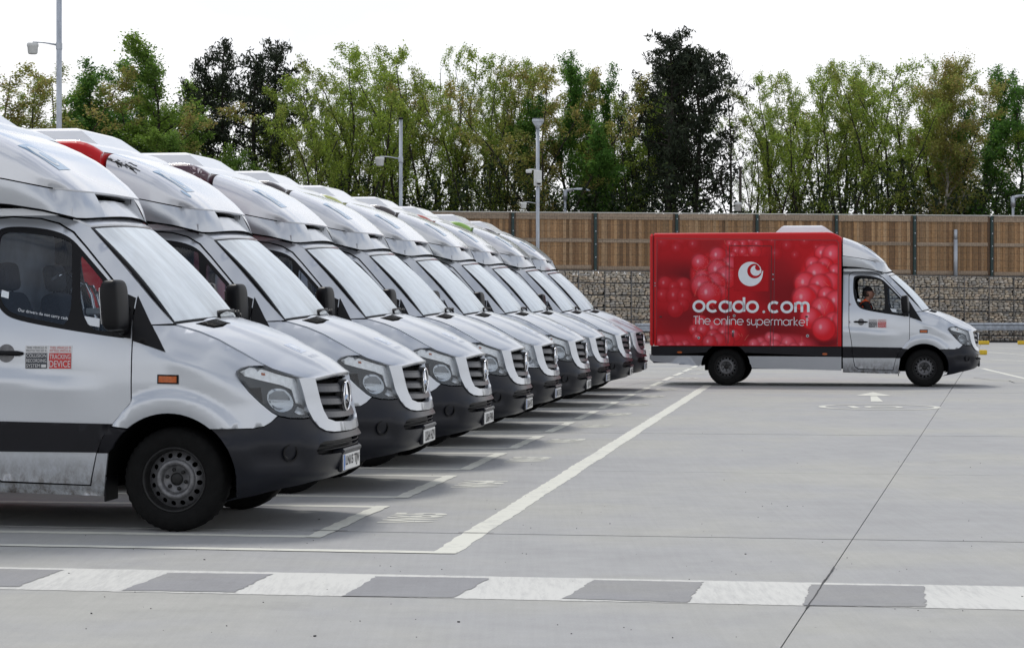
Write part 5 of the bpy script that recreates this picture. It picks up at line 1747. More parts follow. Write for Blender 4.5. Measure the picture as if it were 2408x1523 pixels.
    for sg in sides:
        pp = [(sg * s_, z_) for s_, z_ in poly]
        hole = [(0, .60), (sg * .33, .60), (sg * .37, .585), (sg * .41, .53), (sg * .40, .505), (0, .505)]
        pp2 = pp
        # split the centre hole at y=0 by walking round it
        i0 = [k for k, q in enumerate(pp) if abs(q[0]) < 1e-9 and q[1] > .5][0]
        order = pp[i0:] + pp[:i0]
        # order starts at (0,.638) and ends at (0,.33)
        if abs(order[-1][0]) > 1e-9:
            order = order[::-1]; order = [order[-1]] + order[:-1]
        walk = order + [(0, .505), (sg * .30, .505), (sg * .345, .515), (sg * .36, .54), (sg * .33, .585), (sg * .29, .598), (0, .60)]
        mb.panel(walk, bump_map, .045, depth=.05, bs=.04)
    bmp = mb.build('front_bumper', M['plastic'], root)
    mb = MB()
    mb.panel([(-.34, .50), (.34, .50), (.34, .61), (-.34, .61)], bump_map, .06, off=.07, depth=.01)
    for z_ in (.535, .565):
        p = bump_map([(s_, z_) for s_ in np.linspace(-.32, .32, 9)], .035)
        mb.tube([tuple(q) for q in p], .006, 4)
    mb.build('lower_intake', M['black'], bmp)
    mb = MB()   # step above the plate
    mb.box((.985, 0, .512), (.09, .56, .035), bev=.012)
    mb.box((.995, 0, .43), (.035, .54, .13), bev=.01)
    mb.build('plate_holder', M['plastic'], bmp)
    for sg in sides:
        mb = MB()
        c = np.array(nose_base([(sg * float(y2s(np.array([.80]), np.array([.534]))[0]), .534)], .0)[0])
        a = Vector((.75, sg * .66, 0)).normalized()
        q = a.to_track_quat('Z', 'Y').to_matrix()
        for rr, h0, h1, mi in ((.060, .0, -.03, 0), (.040, -.02, -.04, 1)):
            ring = [(rr * math.cos(k * math.pi / 10), rr * math.sin(k * math.pi / 10)) for k in range(20)]
            V = [tuple(q @ Vector((x_, y_, .012 if mi == 0 else -.01)) + Vector(c)) for x_, y_ in ring] + [tuple(q @ Vector((x_ * .82, y_ * .82, .012 if mi == 0 else -.01)) + Vector(c)) for x_, y_ in ring] + [tuple(q @ Vector((x_ * .8, y_ * .8, -.03)) + Vector(c)) for x_, y_ in ring]
            Fs = [(k, (k + 1) % 20, 20 + (k + 1) % 20, 20 + k) for k in range(20)] + [(20 + k, 20 + (k + 1) % 20, 40 + (k + 1) % 20, 40 + k) for k in range(20)] + [tuple(40 + k for k in range(20))]
            mb.add(V, Fs, mi, False)
        mb.build('fog_lamp_recess', [M['black'], M['grille_mesh']], bmp)
    # ---- grille surround, grille
    GO = [(-.515, 1.030), (-.50, .93), (-.465, .80), (-.43, .745), (-.33, .722), (0, .708), (.33, .722), (.43, .745), (.465, .80), (.50, .93), (.515, 1.030)]
    SO = [(-.655, 1.030), (-.635, .93), (-.61, .80), (-.59, .745), (-.55, .695), (-.49, .668), (-.38, .655), (0, .646), (.38, .655), (.49, .668), (.55, .695), (.59, .745), (.61, .80), (.635, .93), (.655, 1.030)]
    mb = MB()
    for sg in sides:
        so = [(sg * abs(y_), z_) for y_, z_ in SO[7:]]; go = [(sg * abs(y_), z_) for y_, z_ in GO[5:]]
        mb.panel(so + go[::-1], front_map, .04, off=-.012, depth=.055, bs=.04)
    mb.build('grille_surround', M['paint'], root)
    mb = MB(); mb.panel([(-.515, 1.0), (-.43, .745), (0, .708), (.43, .745), (.515, 1.0)], front_map, .1, off=.06, depth=.01)
    gr = mb.build('grille', M['void'], root)
    for zc, hw in ((.955, .500), (.868, .475), (.778, .440)):
        mb = MB()
        ys = np.linspace(-hw, hw, 19)
        for i in range(18):
            y0, y1 = ys[i], ys[i + 1]
            sag = lambda y_: zc - .012 * (1 - (y_ / hw) ** 2) + .004
            for (h0, h1, o0, o1, mi) in ((.030, .012, .030, .012, 1), (.012, -.026, .012, .004, 0), (-.026, -.034, .004, .03, 0)):
                P4 = front_map([(y0, sag(y0) + h0), (y1, sag(y1) + h0)], o0)
                P5 = front_map([(y0, sag(y0) + h1), (y1, sag(y1) + h1)], o1)
                mb.add([P4[0], P4[1], P5[1], P5[0]], [(0, 1, 2, 3)], mi, True)
        mb.build('grille_slat', [M['grille'], M['grille_mesh']], gr)
    mb = MB()
    ex = .955
    mb.lathe([(.001, ex + .004), (.095, ex + .004), (.115, ex + .018), (.118, ex - .03)], axis='X', c=(0, 0, .888), n=36, mi=1)
    V = []
    ring = []
    for k in range(40):
        a = 2 * math.pi * k / 40
        ring.append((ex + .030, .100 * math.cos(a), .888 + .100 * math.sin(a)))
    mb.tube(ring + [ring[0]], .0085, 6, caps=False)
    for k in range(3):
        a = math.pi / 2 + 2 * math.pi * k / 3
        tip = Vector((ex + .026, .097 * math.cos(a), .888 + .097 * math.sin(a)))
        c0 = Vector((ex + .040, 0, .888))
        l_ = Vector((ex + .026, .022 * math.cos(a + math.pi / 3), .888 + .022 * math.sin(a + math.pi / 3)))
        r_ = Vector((ex + .026, .022 * math.cos(a - math.pi / 3), .888 + .022 * math.sin(a - math.pi / 3)))
        mb.add([tip, l_, c0, r_], [(0, 1, 2), (0, 2, 3)], 0, False)
    mb.build('star_emblem', [M['chrome'], M['black']], gr)
    # ---- headlights
    for sg in sides:
        nm = nose_base
        hp = nx_poly(HL, sg)
        mb = MB(); mb.panel(hp, nm, .05, off=.045, depth=.0, mi=0, rim=False)
        # dark rim strip around lens
        mb.panel(hp, nm, .1, holes=[nx_poly([(np.mean([q[0] for q in HL]) + (x_ - np.mean([q[0] for q in HL])) * .955, np.mean([q[1] for q in HL]) + (z_ - np.mean([q[1] for q in HL])) * .955) for x_, z_ in HL], sg)], off=.012, depth=.05, mi=0)
        hl = mb.build('headlight', M['lamp_dark'], root)
        mb = MB()
        mb.panel(nx_poly([(.47, 1.080), (.53, 1.108), (.605, 1.095), (.70, 1.058), (.79, 1.025), (.815, .97), (.838, .90), (.853, .84), (.80, .86), (.775, .955), (.72, .985), (.60, 1.02), (.50, 1.05)], sg), nm, .03, off=.030, depth=.02, mi=0)
        mb.build('lamp_insert', M['lamp_white'], hl)
        mb = MB()
        cc = [(.700 + .062 * math.cos(a) * (1.1 if math.sin(a) > 0 else .9), .890 + .058 * math.sin(a)) for a in [k * math.pi / 10 for k in range(20)]]
        mb.panel(nx_poly(chaikin([(.640, .935), (.675, .965), (.735, .962), (.778, .915), (.795, .855), (.778, .815), (.725, .80), (.68, .825), (.64, .88)], 1), sg), nm, .02, off=.038, depth=.03)
        mb.build('reflector', M['reflector'], hl)
        mb = MB()  # darker half and bright wedge of the bowl, painted-on reflections
        mb.panel(nx_poly([(.655, .925), (.69, .948), (.735, .946), (.766, .905), (.772, .882), (.65, .892)], sg), nm, .02, off=.034, depth=.003, mi=0)
        mb.panel(nx_poly([(.655, .884), (.745, .874), (.66, .868)], sg), nm, .02, off=.030, depth=.004, mi=1)
        mb.panel(nx_poly([(.668, .855), (.70, .835), (.74, .828), (.715, .818), (.682, .832)], sg), nm, .02, off=.034, depth=.003, mi=0)
        mb.build('bowl_shading', [M['shade_chrome'], M['ink_white']], hl)
        mb = MB()
        mb.panel(nx_poly([(.815, .835), (.850, .815), (.856, .78), (.825, .782), (.80, .80)], sg), nm, .03, off=.036, depth=.01, mi=1)
        mb.panel(nx_poly([(.60, 1.072), (.622, 1.069), (.624, 1.052), (.602, 1.055)], sg), nm, .03, off=.026, depth=.01, mi=0)
        mb.build('indicator_bulb', [M['orange'], M['lamp_white']], hl)
        mb = MB(); mb.panel(hp, nm, .035, off=.0, depth=.012)
        mb.build('lens', M['lens'], hl)
    # ---- box body
    mb = MB()
    bodymat = M['red']
    def sect(x):
        zt = box_top(x); r_ = .075
        pts = [(-BW, BBOT)]
        for k in range(7):
            a = R(180 - 90 * k / 6); pts.append((-BW + r_ + r_ * math.cos(a), zt - r_ + r_ * math.sin(a)))
        pts.append((0, zt + .006))
        for k in range(7):
            a = R(90 - 90 * k / 6); pts.append((BW - r_ + r_ * math.cos(a), zt - r_ + r_ * math.sin(a)))
        pts.append((BW, BBOT))
        return pts
    xs = [BX0 + .09, BX0 + .12, -4.5, -4.0, -3.4, -2.8, -2.2, -1.9, -1.78, -1.72, -1.66, -1.60, -1.55, BX1]
    rows = [sect(x) for x in xs]
    n = len(rows[0])
    V = [(x, p[0], p[1]) for x, rw in zip(xs, rows) for p in rw]
    Fs = [(i * n + j, i * n + (j + 1) % n, (i + 1) * n + (j + 1) % n, (i + 1) * n + j) for i in range(len(xs) - 1) for j in range(n)]
    mb.add(V, Fs, 0, False)
    for fcs in range(len(mb.sm)): mb.sm[fcs] = False
    mb.add([V[(len(xs) - 1) * n + j] for j in range(n)], [tuple(range(n))], 0, False)
    mb.add([V[j] for j in range(n)], [tuple(range(n))[::-1]], 0, False)
    # front corner posts rounded out to the fairing
    bx = mb.build('box_body', bodymat, root)
    D['box'] = bx
    mb = MB()   # dark joint between box and cab
    mb.box((-1.503, 0, 1.50), (.022, 1.93, 1.9))
    mb.box((-1.500, 0, 2.50), (.018, 1.80, .30))
    mb.build('cab_gap_seal', M['void'], root)
    mb = MB()   # rear door frame
    for sg in sides:
        mb.box((BX0 + .045, sg * (BW - .035), (BBOT + BTOP) / 2 - .02), (.075, .08, BTOP - BBOT - .03), bev=.025)
    mb.box((BX0 + .045, 0, BTOP - .06), (.075, 2.0, .09), bev=.025)
    mb.box((BX0 + .03, 0, (BBOT + BTOP) / 2), (.03, 1.96, BTOP - BBOT - .1))
    rf = mb.build('rear_frame', bodymat, bx)
    D['rear_frame'] = rf
    # dark band and silver skirts
    RA = arc(-3.665, .355, .455, 0, 180, 20)
    for sg in sides:
        fm = flat_map(1.012, sg)
        mb = MB()
        mb.panel([(BX0 + .03, .565), (BX0 + .03, .742), (BX1, .742), (BX1, .555)] + [(x_, z_) for x_, z_ in RA if z_ > .565], fm, .3, depth=.03)
        mb.build('box_band', M['band'], bx)
    for sg in sides:
        fm = flat_map(1.004, sg)
        mb = MB()
        mb.panel([(BX1, .552), (BX1, .30), (-3.17, .335), (-3.19, .40)] + [(x_, z_) for x_, z_ in arc(-3.665, .355, .462, 8, 27, 4)] + [(-3.25, .558)], fm, .3, depth=.04)
        mb.build('box_skirt', M['paint_clean'], bx)
        mb = MB()
        mb.panel([(BX0 + .0, .60), (BX0 + .0, .50), (BX0 + .05, .45), (-4.17, .37), (-4.125, .40)] + [(x_, z_) for x_, z_ in arc(-3.665, .355, .462, 172, 155, 4)] + [(-4.07, .562), (BX0 + .03, .562)], fm, .3, depth=.04)
        mb.build('box_skirt', M['paint_clean'], bx)
    for sg in sides:
        for x_ in (-1.82, -4.53):
            mb = MB()
            mb.panel([(x_ + .048 * math.cos(k * math.pi / 6), .655 - (.05 if x_ > -2 else .03) + .020 * math.sin(k * math.pi / 6)) for k in range(12)], flat_map(1.012, sg), .1, off=-.010, depth=.01)
            mb.build('side_marker', M['orange'], bx)
    if not red:      # white roof skin of the box
        mb = MB()
        xs_ = [BX0 + .05, -4, -3, -2.2, -1.78, -1.72, -1.66, -1.6, -1.55, BX1 + .004]
        prof_ = [(-.985, -.030), (-.93, .004), (0, .016), (.93, .008), (1.0, .002), (1.033, -.06)]
        V = [(x, p[0], box_top(x) + p[1]) for x in xs_ for p in prof_]
        n = len(prof_)
        mb.add(V, [(i * n + j, i * n + j + 1, (i + 1) * n + j + 1, (i + 1) * n + j) for i in range(len(xs_) - 1) for j in range(n - 1)], 0, False)
        mb.build('roof_skin', M['white'], bx)
    # roof cooling unit
    mb = MB()
    x0, x1, y0, z0, z1 = -2.80, -1.72, .62, BTOP - .03, 3.01
    a = [(x0, -y0, z0), (x1 + .10, -y0, z0 - .02), (x1 + .10, y0, z0 - .02), (x0, y0, z0)]
    b = [(x0 + .15, -y0 + .10, z1 - .02), (x1 - .13, -y0 + .10, z1 - .025), (x1 - .13, y0 - .10, z1 - .025), (x0 + .15, y0 - .10, z1 - .02)]
    c = [(x0 + .19, -y0 + .16, z1), (x1 - .19, -y0 + .16, z1), (x1 - .19, y0 - .16, z1), (x0 + .19, y0 - .16, z1)]
    mb.add(a + b + c, [(0, 1, 5, 4), (1, 2, 6, 5), (2, 3, 7, 6), (3, 0, 4, 7), (4, 5, 9, 8), (5, 6, 10, 9), (6, 7, 11, 10), (7, 4, 8, 11), (8, 9, 10, 11)], 0, False)
    mb.build('roof_unit', M['white'], bx)
    # ---- wheels
    for sg in sides:
        wheel_parts(root, 0.0, sg)
        wheel_parts(root, -3.665, sg)
    # ---- interior
    for yy in (-.46, .46):
        mb = MB()
        mb.blob((-1.0, yy, .98), (.25, .23, .09), .45)
        mb.blob((-1.27, yy, 1.30), (.085, .22, .32), .42, rot=Euler((0, R(-12), 0)).to_matrix())
        mb.blob((-1.345, yy, 1.725), (.055, .13, .10), .5, rot=Euler((0, R(-8), 0)).to_matrix())
        mb.tube([(-1.33, yy - .05, 1.60), (-1.34, yy - .05, 1.66)], .008, 5)
        mb.tube([(-1.33, yy + .05, 1.60), (-1.34, yy + .05, 1.66)], .008, 5)
        mb.box((-1.02, yy, .80), (.44, .40, .22), bev=.02)
        mb.build('seat', M['seat'], root)
    mb = MB()
    mb.box((-.34, 0, 1.10), (.40, 1.50, .36), bev=.08)
    mb.box((-.12, 0, 1.28), (.50, 1.45, .06), bev=.02, rot=Euler((0, R(-6), 0)).to_matrix())
    mb.box((-.42, -.44, 1.29), (.20, .36, .10), bev=.04)
    mb.build('dashboard', M['dash'], root)
    mb = MB()
    cc = Vector((-.66, -.46, 1.22)); q = Euler((0, R(-62), 0)).to_matrix()
    ring = [tuple(cc + q @ Vector((.19 * math.cos(k * math.pi / 14), .19 * math.sin(k * math.pi / 14), 0))) for k in range(29)]
    mb.tube(ring, .014, 6, caps=False)
    for a in (R(0), R(120), R(240)):
        mb.tube([tuple(cc), tuple(cc + q @ Vector((.18 * math.cos(a), .18 * math.sin(a), 0)))], .012, 5)
    mb.tube([tuple(cc), (-.42, -.46, 1.12)], .03, 8)
    mb.box(tuple(cc), (.10, .10, .04), rot=q, bev=.015)
    mb.build('steering_wheel', M['black'], root)
    mb = MB()
    if red:
        mb.box((-1.47, 0, .95), (.02, 1.72, .60))
        mb.box((-1.47, 0, 1.72), (.02, 1.5, .75))
    else:
        mb.box((-1.47, 0, 1.38), (.02, 1.55, 1.45))
    mb.build('bulkhead', M['bulk'], root)
    return root, D

# ================================================================== place the vans
row_root, RD = make_van(False)
cmap = build_childmap()
ROWL = [
 (15.02, 0.00, 'white', 'nearest silver delivery van, cut off by the left edge, plate reading LN15'),
 (17.99, 0.0, 'red', 'second silver van from the camera, its fairing torn beside a bright red box'),
 (20.94, .04, 'plum', 'third silver van from the camera, dark plum box corner showing behind its fairing'),
 (23.89, .02, 'black_box', 'fourth silver van from the camera, with a blue-edged plate'),
 (26.84, -.03, 'lime_box', 'fifth silver van from the camera, with rounder clear twin-bowl headlights and pale lime box edge'),
 (29.79, .02, 'black_box', 'sixth silver van from the camera, between the two vans with clear headlights'),
 (32.74, -.02, 'orange_box', 'seventh silver van from the camera, thin red box edge showing over its fairing'),
 (35.69, .06, 'green_box', 'eighth silver van from the camera, green box edge showing behind its fairing'),
 (38.64, .04, 'black_box', 'last and farthest silver van of the parked row, next to the stone wall')]
def plate(root, s, euro, old=False):
    mb = MB()
    x0 = 1.016
    mb.box((x0, 0, .432), (.008, .52, .112), bev=.003, mi=0)
    def pm(P, off=0.0):
        P = np.asarray(P, float)
        return np.stack([np.full(len(P), x0 + .0055 - off), P[:, 0], P[:, 1]], 1)
    if euro:
        mb.add([(x0 + .0055, -.257, .380), (x0 + .0055, -.215, .380), (x0 + .0055, -.215, .484), (x0 + .0055, -.257, .484)], [(0, 1, 2, 3)], 2, False)
        add_text(mb, 'GB', -.250, -.224, .388, .402, pm, -.0015, 0)
    add_text(mb, s, -.195, .235, .390, .473, pm, -.001, 1, .02)
    o = mb.build('number_plate', [M['plate_w'], M['ink'], M['plate_blue']], root)
    return o
roots = []
fixed = [c for c in cmap[row_root.name]]
for i, (b, da, boxm, lab) in enumerate(ROWL):
    a = -4.405 + da
    if i == 0: r_ = row_root
    else: r_ = copy_tree(row_root, cmap)
    r_.location = ab(a, b); r_.rotation_euler = (0, 0, -TH + R((0, .35, -.45, .3, -.5, .4, -.25, .5, -.2)[i]))
    tag(r_, lab, 'van', 'silver delivery vans parked side by side')
    roots.append(r_)
    for k_ in kids(r_):
        if k_.name.split('.')[0] == 'wheel':
            k_.rotation_euler.y = random.uniform(0, 6.28)
            if abs(k_.location.x) < .1: k_.rotation_euler = Euler((0, k_.rotation_euler.y, 0)); k_.rotation_euler.rotate(Euler((0, 0, R((0, 3, -2, 0, 5, 1, -3, 2, 0)[i]))))
for i, r_ in enumerate(roots):
    b, da, boxm, lab = ROWL[i]
    ks = kids(r_)
    bo = [k for k in ks if k.name.split('.')[0] == 'box_body'][0]
    for o in [bo] + [k for k in kids(bo) if k.name.split('.')[0] == 'rear_frame']:
        o.material_slots[0].link = 'OBJECT'; o.material_slots[0].material = M[boxm]
    bm_ = [k for k in ks if k.name.split('.')[0] == 'front_bumper'][0]
    p_ = plate(bm_, ['LN15 TJV', 'LK64 HZV', 'LK64 FWA', 'LK64 HXT', 'LM13 KXE', 'LK64 FVD', 'LN12 RZO', 'LK64 GAO', 'LN15 TKE'][i], i in (0, 3, 4, 6, 8))
    if i in (4, 6):      # older headlamps: bright all over with two bowls
        for h in [k for k in ks if k.name.split('.')[0] == 'headlight']:
            sg = 1 if np.mean([v.co.y for v in h.data.vertices]) > 0 else -1
            h.material_slots[0].link = 'OBJECT'; h.material_slots[0].material = M['lamp_white']
            h['label'] = 'clear headlight with two round bowls'
            for c in kids(h):
                if c.name.split('.')[0] in ('reflector', 'bowl_shading'): bpy.data.objects.remove(c)
            for (cx_, cz_, rr) in ((.665, .93, .062), (.775, .865, .055)):
                mb = MB()
                pts = [(cx_ + rr * math.cos(k * math.pi / 10), cz_ + rr * 1.1 * math.sin(k * math.pi / 10)) for k in range(20)]
                mb.panel(nx_poly(pts, sg), nose_base, .02, off=.034, depth=.03)
                pts = [(cx_ + rr * .45 * math.cos(k * math.pi / 6), cz_ + rr * .5 * math.sin(k * math.pi / 6)) for k in range(12)]
                mb.panel(nx_poly(pts, sg), nose_base, .02, off=.030, depth=.01, mi=1)
                mb.build('reflector', [M['reflector'], M['lamp_dark']], h)
# damage on the second van's fairing and the third van's box corner
def fpt(u, v, off):
    p = Vector(fair_pt(u, v)); q = Vector((-.8, 0, 2.2)); 
    n_ = Vector((0, math.copysign(.6, v), .8)); return p + n_ * off
fa2 = [k for k in kids(roots[1]) if k.name.split('.')[0] == 'roof_fairing'][0]
mb = MB()
rr_ = random.Random(3)
hole = [(.0, -.62), (.03, -.60), (.07, -.63), (.12, -.66), (.16, -.70), (.14, -.725), (.09, -.70), (.05, -.70), (.0, -.69)]
mb.add([fpt(u, v, .004) for u, v in hole], [tuple(range(len(hole)))], 0, False)
for k in range(16):
    u, v = rr_.uniform(.02, .28), rr_.uniform(-.72, -.52)
    pts = []
    for j in range(5):
        pts.append(fpt(u, v, .004)); u += rr_.uniform(-.015, .045); v += rr_.uniform(-.045, .02)
        u = max(.0, u); v = max(-.85, min(-.45, v))
    mb.tube(pts, .0035, 3, caps=False)
for k in range(10):
    u, v = rr_.uniform(.02, .2), rr_.uniform(-.68, -.54)
    q = [fpt(u, v, .012), fpt(u + .03, v + .01, .014), fpt(u + .025, v - .03, .012), fpt(u, v - .03, .008)]
    mb.add(q, [(0, 1, 2, 3)], 1, False)
mb.build('torn_corner', [M['ink'], M['white']], fa2)
bx3 = [k for k in kids(roots[2]) if k.name.split('.')[0] == 'box_body'][0]
mb = MB()
for k in range(16):
    x_ = BX1 - .02 - rr_.uniform(0, .16); z_ = box_top(x_) - rr_.uniform(.0, .14)
    c_ = (x_, -BW - .006 + max(0, z_ - box_top(x_) + .075) ** 2 * 6, z_)
    mb.add([(c_[0] + rr_.uniform(-.035, .035), c_[1] - .002 - rr_.uniform(0, .01), c_[2] + rr_.uniform(-.03, .03)) for _ in range(3)], [(0, 1, 2)], 0, False)
mb.build('scuffed_corner', M['white'], bx3)
fa2 = [k for k in kids(roots[1]) if k.name.split('.')[0] == 'roof_fairing'][0]
mb = MB()
cc = [(.80 + .055 * math.cos(t_ * math.pi / 12), -.52 + .055 * math.sin(t_ * math.pi / 12)) for t_ in range(24)]
mb.add([fpt(u, v, .004) for u, v in cc], [tuple(range(24))], 0, False)
mb.build('blue_dot', M['pale_blue'], fa2)

# ---- red van
red, RDD = make_van(True)
TR = R(11.0)
org = Vector((7.62, 40.1, 0)) + Vector((math.sin(TR), math.cos(TR), 0)) * .92
red.location = org; red.rotation_euler = (0, 0, -TR)
tag(red, 'red box van printed with raspberries, silver cab, driver at the wheel, crossing behind the row', 'van')
bm_ = [k for k in kids(red) if k.name.split('.')[0] == 'front_bumper'][0]
plate(bm_, 'LK64 FXC', True)
bxr = [k for k in kids(red) if k.name.split('.')[0] == 'box_body'][0]
ex_ = Vector((math.cos(TR), -math.sin(TR), 0)); el_ = Vector((math.sin(TR), math.cos(TR), 0))
def redmap(u, v, yl=-BW):       # where a surveyed sight line meets the side of the box
    d = Vector(((u - CU) / F, 1, -(v - HZ) / F)); o = Vector((0, 0, CH))
    n_ = el_
    k = ((org + el_ * yl) - o).dot(n_) / d.dot(n_)
    p = o + d * k - org
    return (p.dot(ex_), p.z)
def c7(x_, y_): return ((2430 + x_ / 3.0872) / 1.5947, (850 + y_ / 3.0872) / 1.5947)
# printed side panel: coloured vertex print of raspberries
gx0, gz0 = redmap(*c7(105, 1380)); gx1, gz1 = redmap(*c7(2195, 150))
gz0 = BBOT + .01
NX, NZ = 420, 250
X, Z = np.meshgrid(np.linspace(gx0, gx1, NX), np.linspace(gz0, gz1, NZ), indexing='ij')
A_ = np.array([redmap(*c7(x_, 700))[0] for x_ in (0, 2400)]); B_ = np.array([redmap(*c7(1100, y_))[1] for y_ in (0, 1400)])
px = (X - A_[0]) / (A_[1] - A_[0]) * 2400; py = (Z - B_[0]) / (B_[1] - B_[0]) * 1400
img = np.zeros(X.shape + (3,)); img[:] = (.34, .010, .015)
def blend(c, a):
    global img
    a = np.clip(a, 0, 1)[..., None]; img = img * (1 - a) + np.array(c) * a
def blob(cx, cy, rx, ry, c, soft=.5, amp=1.0):
    r_ = np.hypot((px - cx) / rx, (py - cy) / ry); blend(c, amp * (1 - sstep(1 - soft, 1 + soft, r_)))
for q in [(250, 560, 420, 220, (.075, .006, .008)), (500, 640, 200, 160, (.045, .005, .007)), (1600, 760, 330, 200, (.045, .003, .005)), (1250, 1180, 500, 120, (.05, .004, .006)),
          (700, 1010, 420, 120, (.06, .004, .006)), (330, 1100, 260, 160, (.10, .007, .010)), (1650, 1150, 260, 170, (.09, .005, .007)), (1500, 500, 200, 300, (.12, .006, .009)),
          (2050, 1330, 190, 110, (.018, .003, .006)), (1640, 1400, 200, 90, (.06, .004, .006)), (720, 200, 200, 120, (.13, .010, .012))]:
    blob(*q[:4], tuple(v_ * 1.5 for v_ in q[4]), .8, .7)
rq = random.Random(11)
def berry(cx, cy, rx, ry, n, rad, base, hi, amp, soft, seed, fuzz=.0):
    rg = random.Random(seed)
    blob(cx, cy, rx, ry, base, soft, amp)
    pts = []
    tries = 0
    while len(pts) < n and tries < 3000:
        tries += 1
        a = rg.uniform(0, 6.28); q = math.sqrt(rg.random()) * .92
        x_, y_ = cx + math.cos(a) * q * rx, cy + math.sin(a) * q * ry
        if all(math.hypot(x_ - p[0], y_ - p[1]) > rad * .95 for p in pts): pts.append((x_, y_))
    pts.sort(key=lambda p: p[1])
    for (x_, y_) in pts:
        r_ = rad * rg.uniform(.75, 1.3)
        d = np.hypot(px - x_, py - y_) / r_
        blend(tuple(v * .5 for v in base), amp * .65 * (1 - sstep(.98, 1.18, d)))
        blend(base, amp * (1 - sstep(.85, 1.02, d)))
        d2 = np.hypot(px - x_ + r_ * .2, py - y_ + r_ * .28) / r_
        blend(tuple(min(.7, v * 1.25) for v in hi), amp * .72 * (1 - sstep(.05, .95, d2)))
        d3 = np.hypot((px - x_ + r_ * .28) / 1.0, (py - y_ + r_ * .2) / 1.5) / (r_ * .20)
        blend((.60, .40, .45), amp * .6 * (1 - sstep(.2, 1.0, d3)))
berry(300, 790, 195, 190, 8, 92, (.36, .012, .018), (.42, .05, .07), .62, .4, 1)
blob(300, 790, 190, 190, (.34, .012, .018), .25, .35)
berry(260, 240, 330, 130, 6, 75, (.33, .012, .016), (.42, .06, .09), .32, .6, 2)
berry(1700, 250, 420, 130, 7, 66, (.38, .010, .015), (.42, .06, .09), .32, .5, 3)
berry(1110, 260, 240, 130, 12, 66, (.42, .015, .022), (.40, .07, .10), .85, .25, 4)
berry(760, 560, 255, 255, 10, 112, (.42, .015, .022), (.42, .09, .13), 1.0, .12, 5)
berry(2080, 760, 330, 520, 22, 118, (.50, .014, .022), (.52, .10, .14), 1.0, .10, 6)
berry(820, 1220, 320, 160, 12, 84, (.40, .014, .020), (.42, .08, .11), .95, .2, 7)
berry(330, 1370, 260, 110, 10, 66, (.42, .03, .045), (.48, .10, .13), .8, .35, 8)
berry(1560, 1370, 360, 120, 14, 66, (.46, .04, .06), (.52, .13, .17), .85, .3, 9)
sp = np.random.default_rng(3).random(X.shape)
fz = (np.hypot((px - 760) / 235, (py - 560) / 240) < 1) & (sp > .90)
img[fz] = img[fz] * .6 + np.array((.45, .20, .22)) * .4
for k in range(46):    # fine hairs
    x_, y_ = rq.choice([(800, 560), (2000, 760), (1850, 700), (900, 1200), (1950, 1150), (1100, 300)])
    x_ += rq.uniform(-260, 260); y_ += rq.uniform(-260, 260); an = rq.uniform(0, 3.14); Lh = rq.uniform(14, 60)
    dx_, dy_ = px - x_, py - y_
    al = dx_ * math.cos(an) + dy_ * math.sin(an); ac = -dx_ * math.sin(an) + dy_ * math.cos(an) + (al / 60) ** 2 * 8
    blend((.55, .25, .18), .35 * (np.abs(al) < Lh) * (1 - sstep(1, 4, np.abs(ac))))
mb = MB()
V = np.stack([X.ravel(), np.full(X.size, -BW - .004), Z.ravel()], 1)
idx = np.arange(X.size).reshape(NX, NZ)
Fa = np.stack([idx[:-1, :-1].ravel(), idx[1:, :-1].ravel(), idx[1:, 1:].ravel(), idx[:-1, 1:].ravel()], 1)
M['print'] = attr_mat('raspberry_print', rough=.4, coat=.0, spec=.12)
img = np.clip(img * np.array((1.35, 1.15, 1.15)), 0, .9)
me = np_mesh('raspberry_print', V, Fa, img.reshape(-1, 3), M['print'])
prt = bpy.data.objects.new('raspberry_print', me); COL.objects.link(prt); prt.parent = bxr
prt['label'] = 'printed picture of red raspberries over the whole box side'
def bmap(P, off=0.0):       # crop pixel domain to box side
    P = np.asarray(P, float)
    out = []
    for x_, y_ in P:
        a, b = redmap(*c7(x_, y_)); out.append((a, -BW - off, b))
    return np.array(out)
def bpoly(mb, pts, off, mi=0):
    mb.add(bmap(pts, off), [tuple(range(len(pts)))], mi, False)
# logo square with swirl
mb = MB()
sq = [(1020, 338), (1395, 345), (1395, 748), (992, 748), (992, 365), (1000, 345)]
bpoly(mb, sq, .006, 0)
def disc(cx, cy, r_, off, mi):
    bpoly(mb, [(cx + r_ * math.cos(k * math.pi / 24), cy + r_ * math.sin(k * math.pi / 24)) for k in range(48)], off, mi)
disc(1187, 547, 141, .0075, 1)
disc(1234, 513, 85, .009, 0)
disc(1247, 508, 60, .0105, 1)
disc(1276, 472, 36, .012, 0)
# wave tails that open the spiral to the right
bpoly(mb, [(1240, 420), (1270, 432), (1300, 462), (1313, 500), (1311, 530), (1300, 545), (1290, 520), (1300, 490), (1290, 462), (1268, 440)], .0135, 1)
bpoly(mb, [(1311, 500), (1335, 505), (1328, 560), (1300, 570), (1290, 560), (1306, 535)], .0085, 1)
bpoly(mb, [(1316, 470), (1345, 470), (1340, 505), (1318, 515)], .0145, 0)
lg = mb.build('swirl_logo', [M['logo_red'], M['ink_white']], bxr)
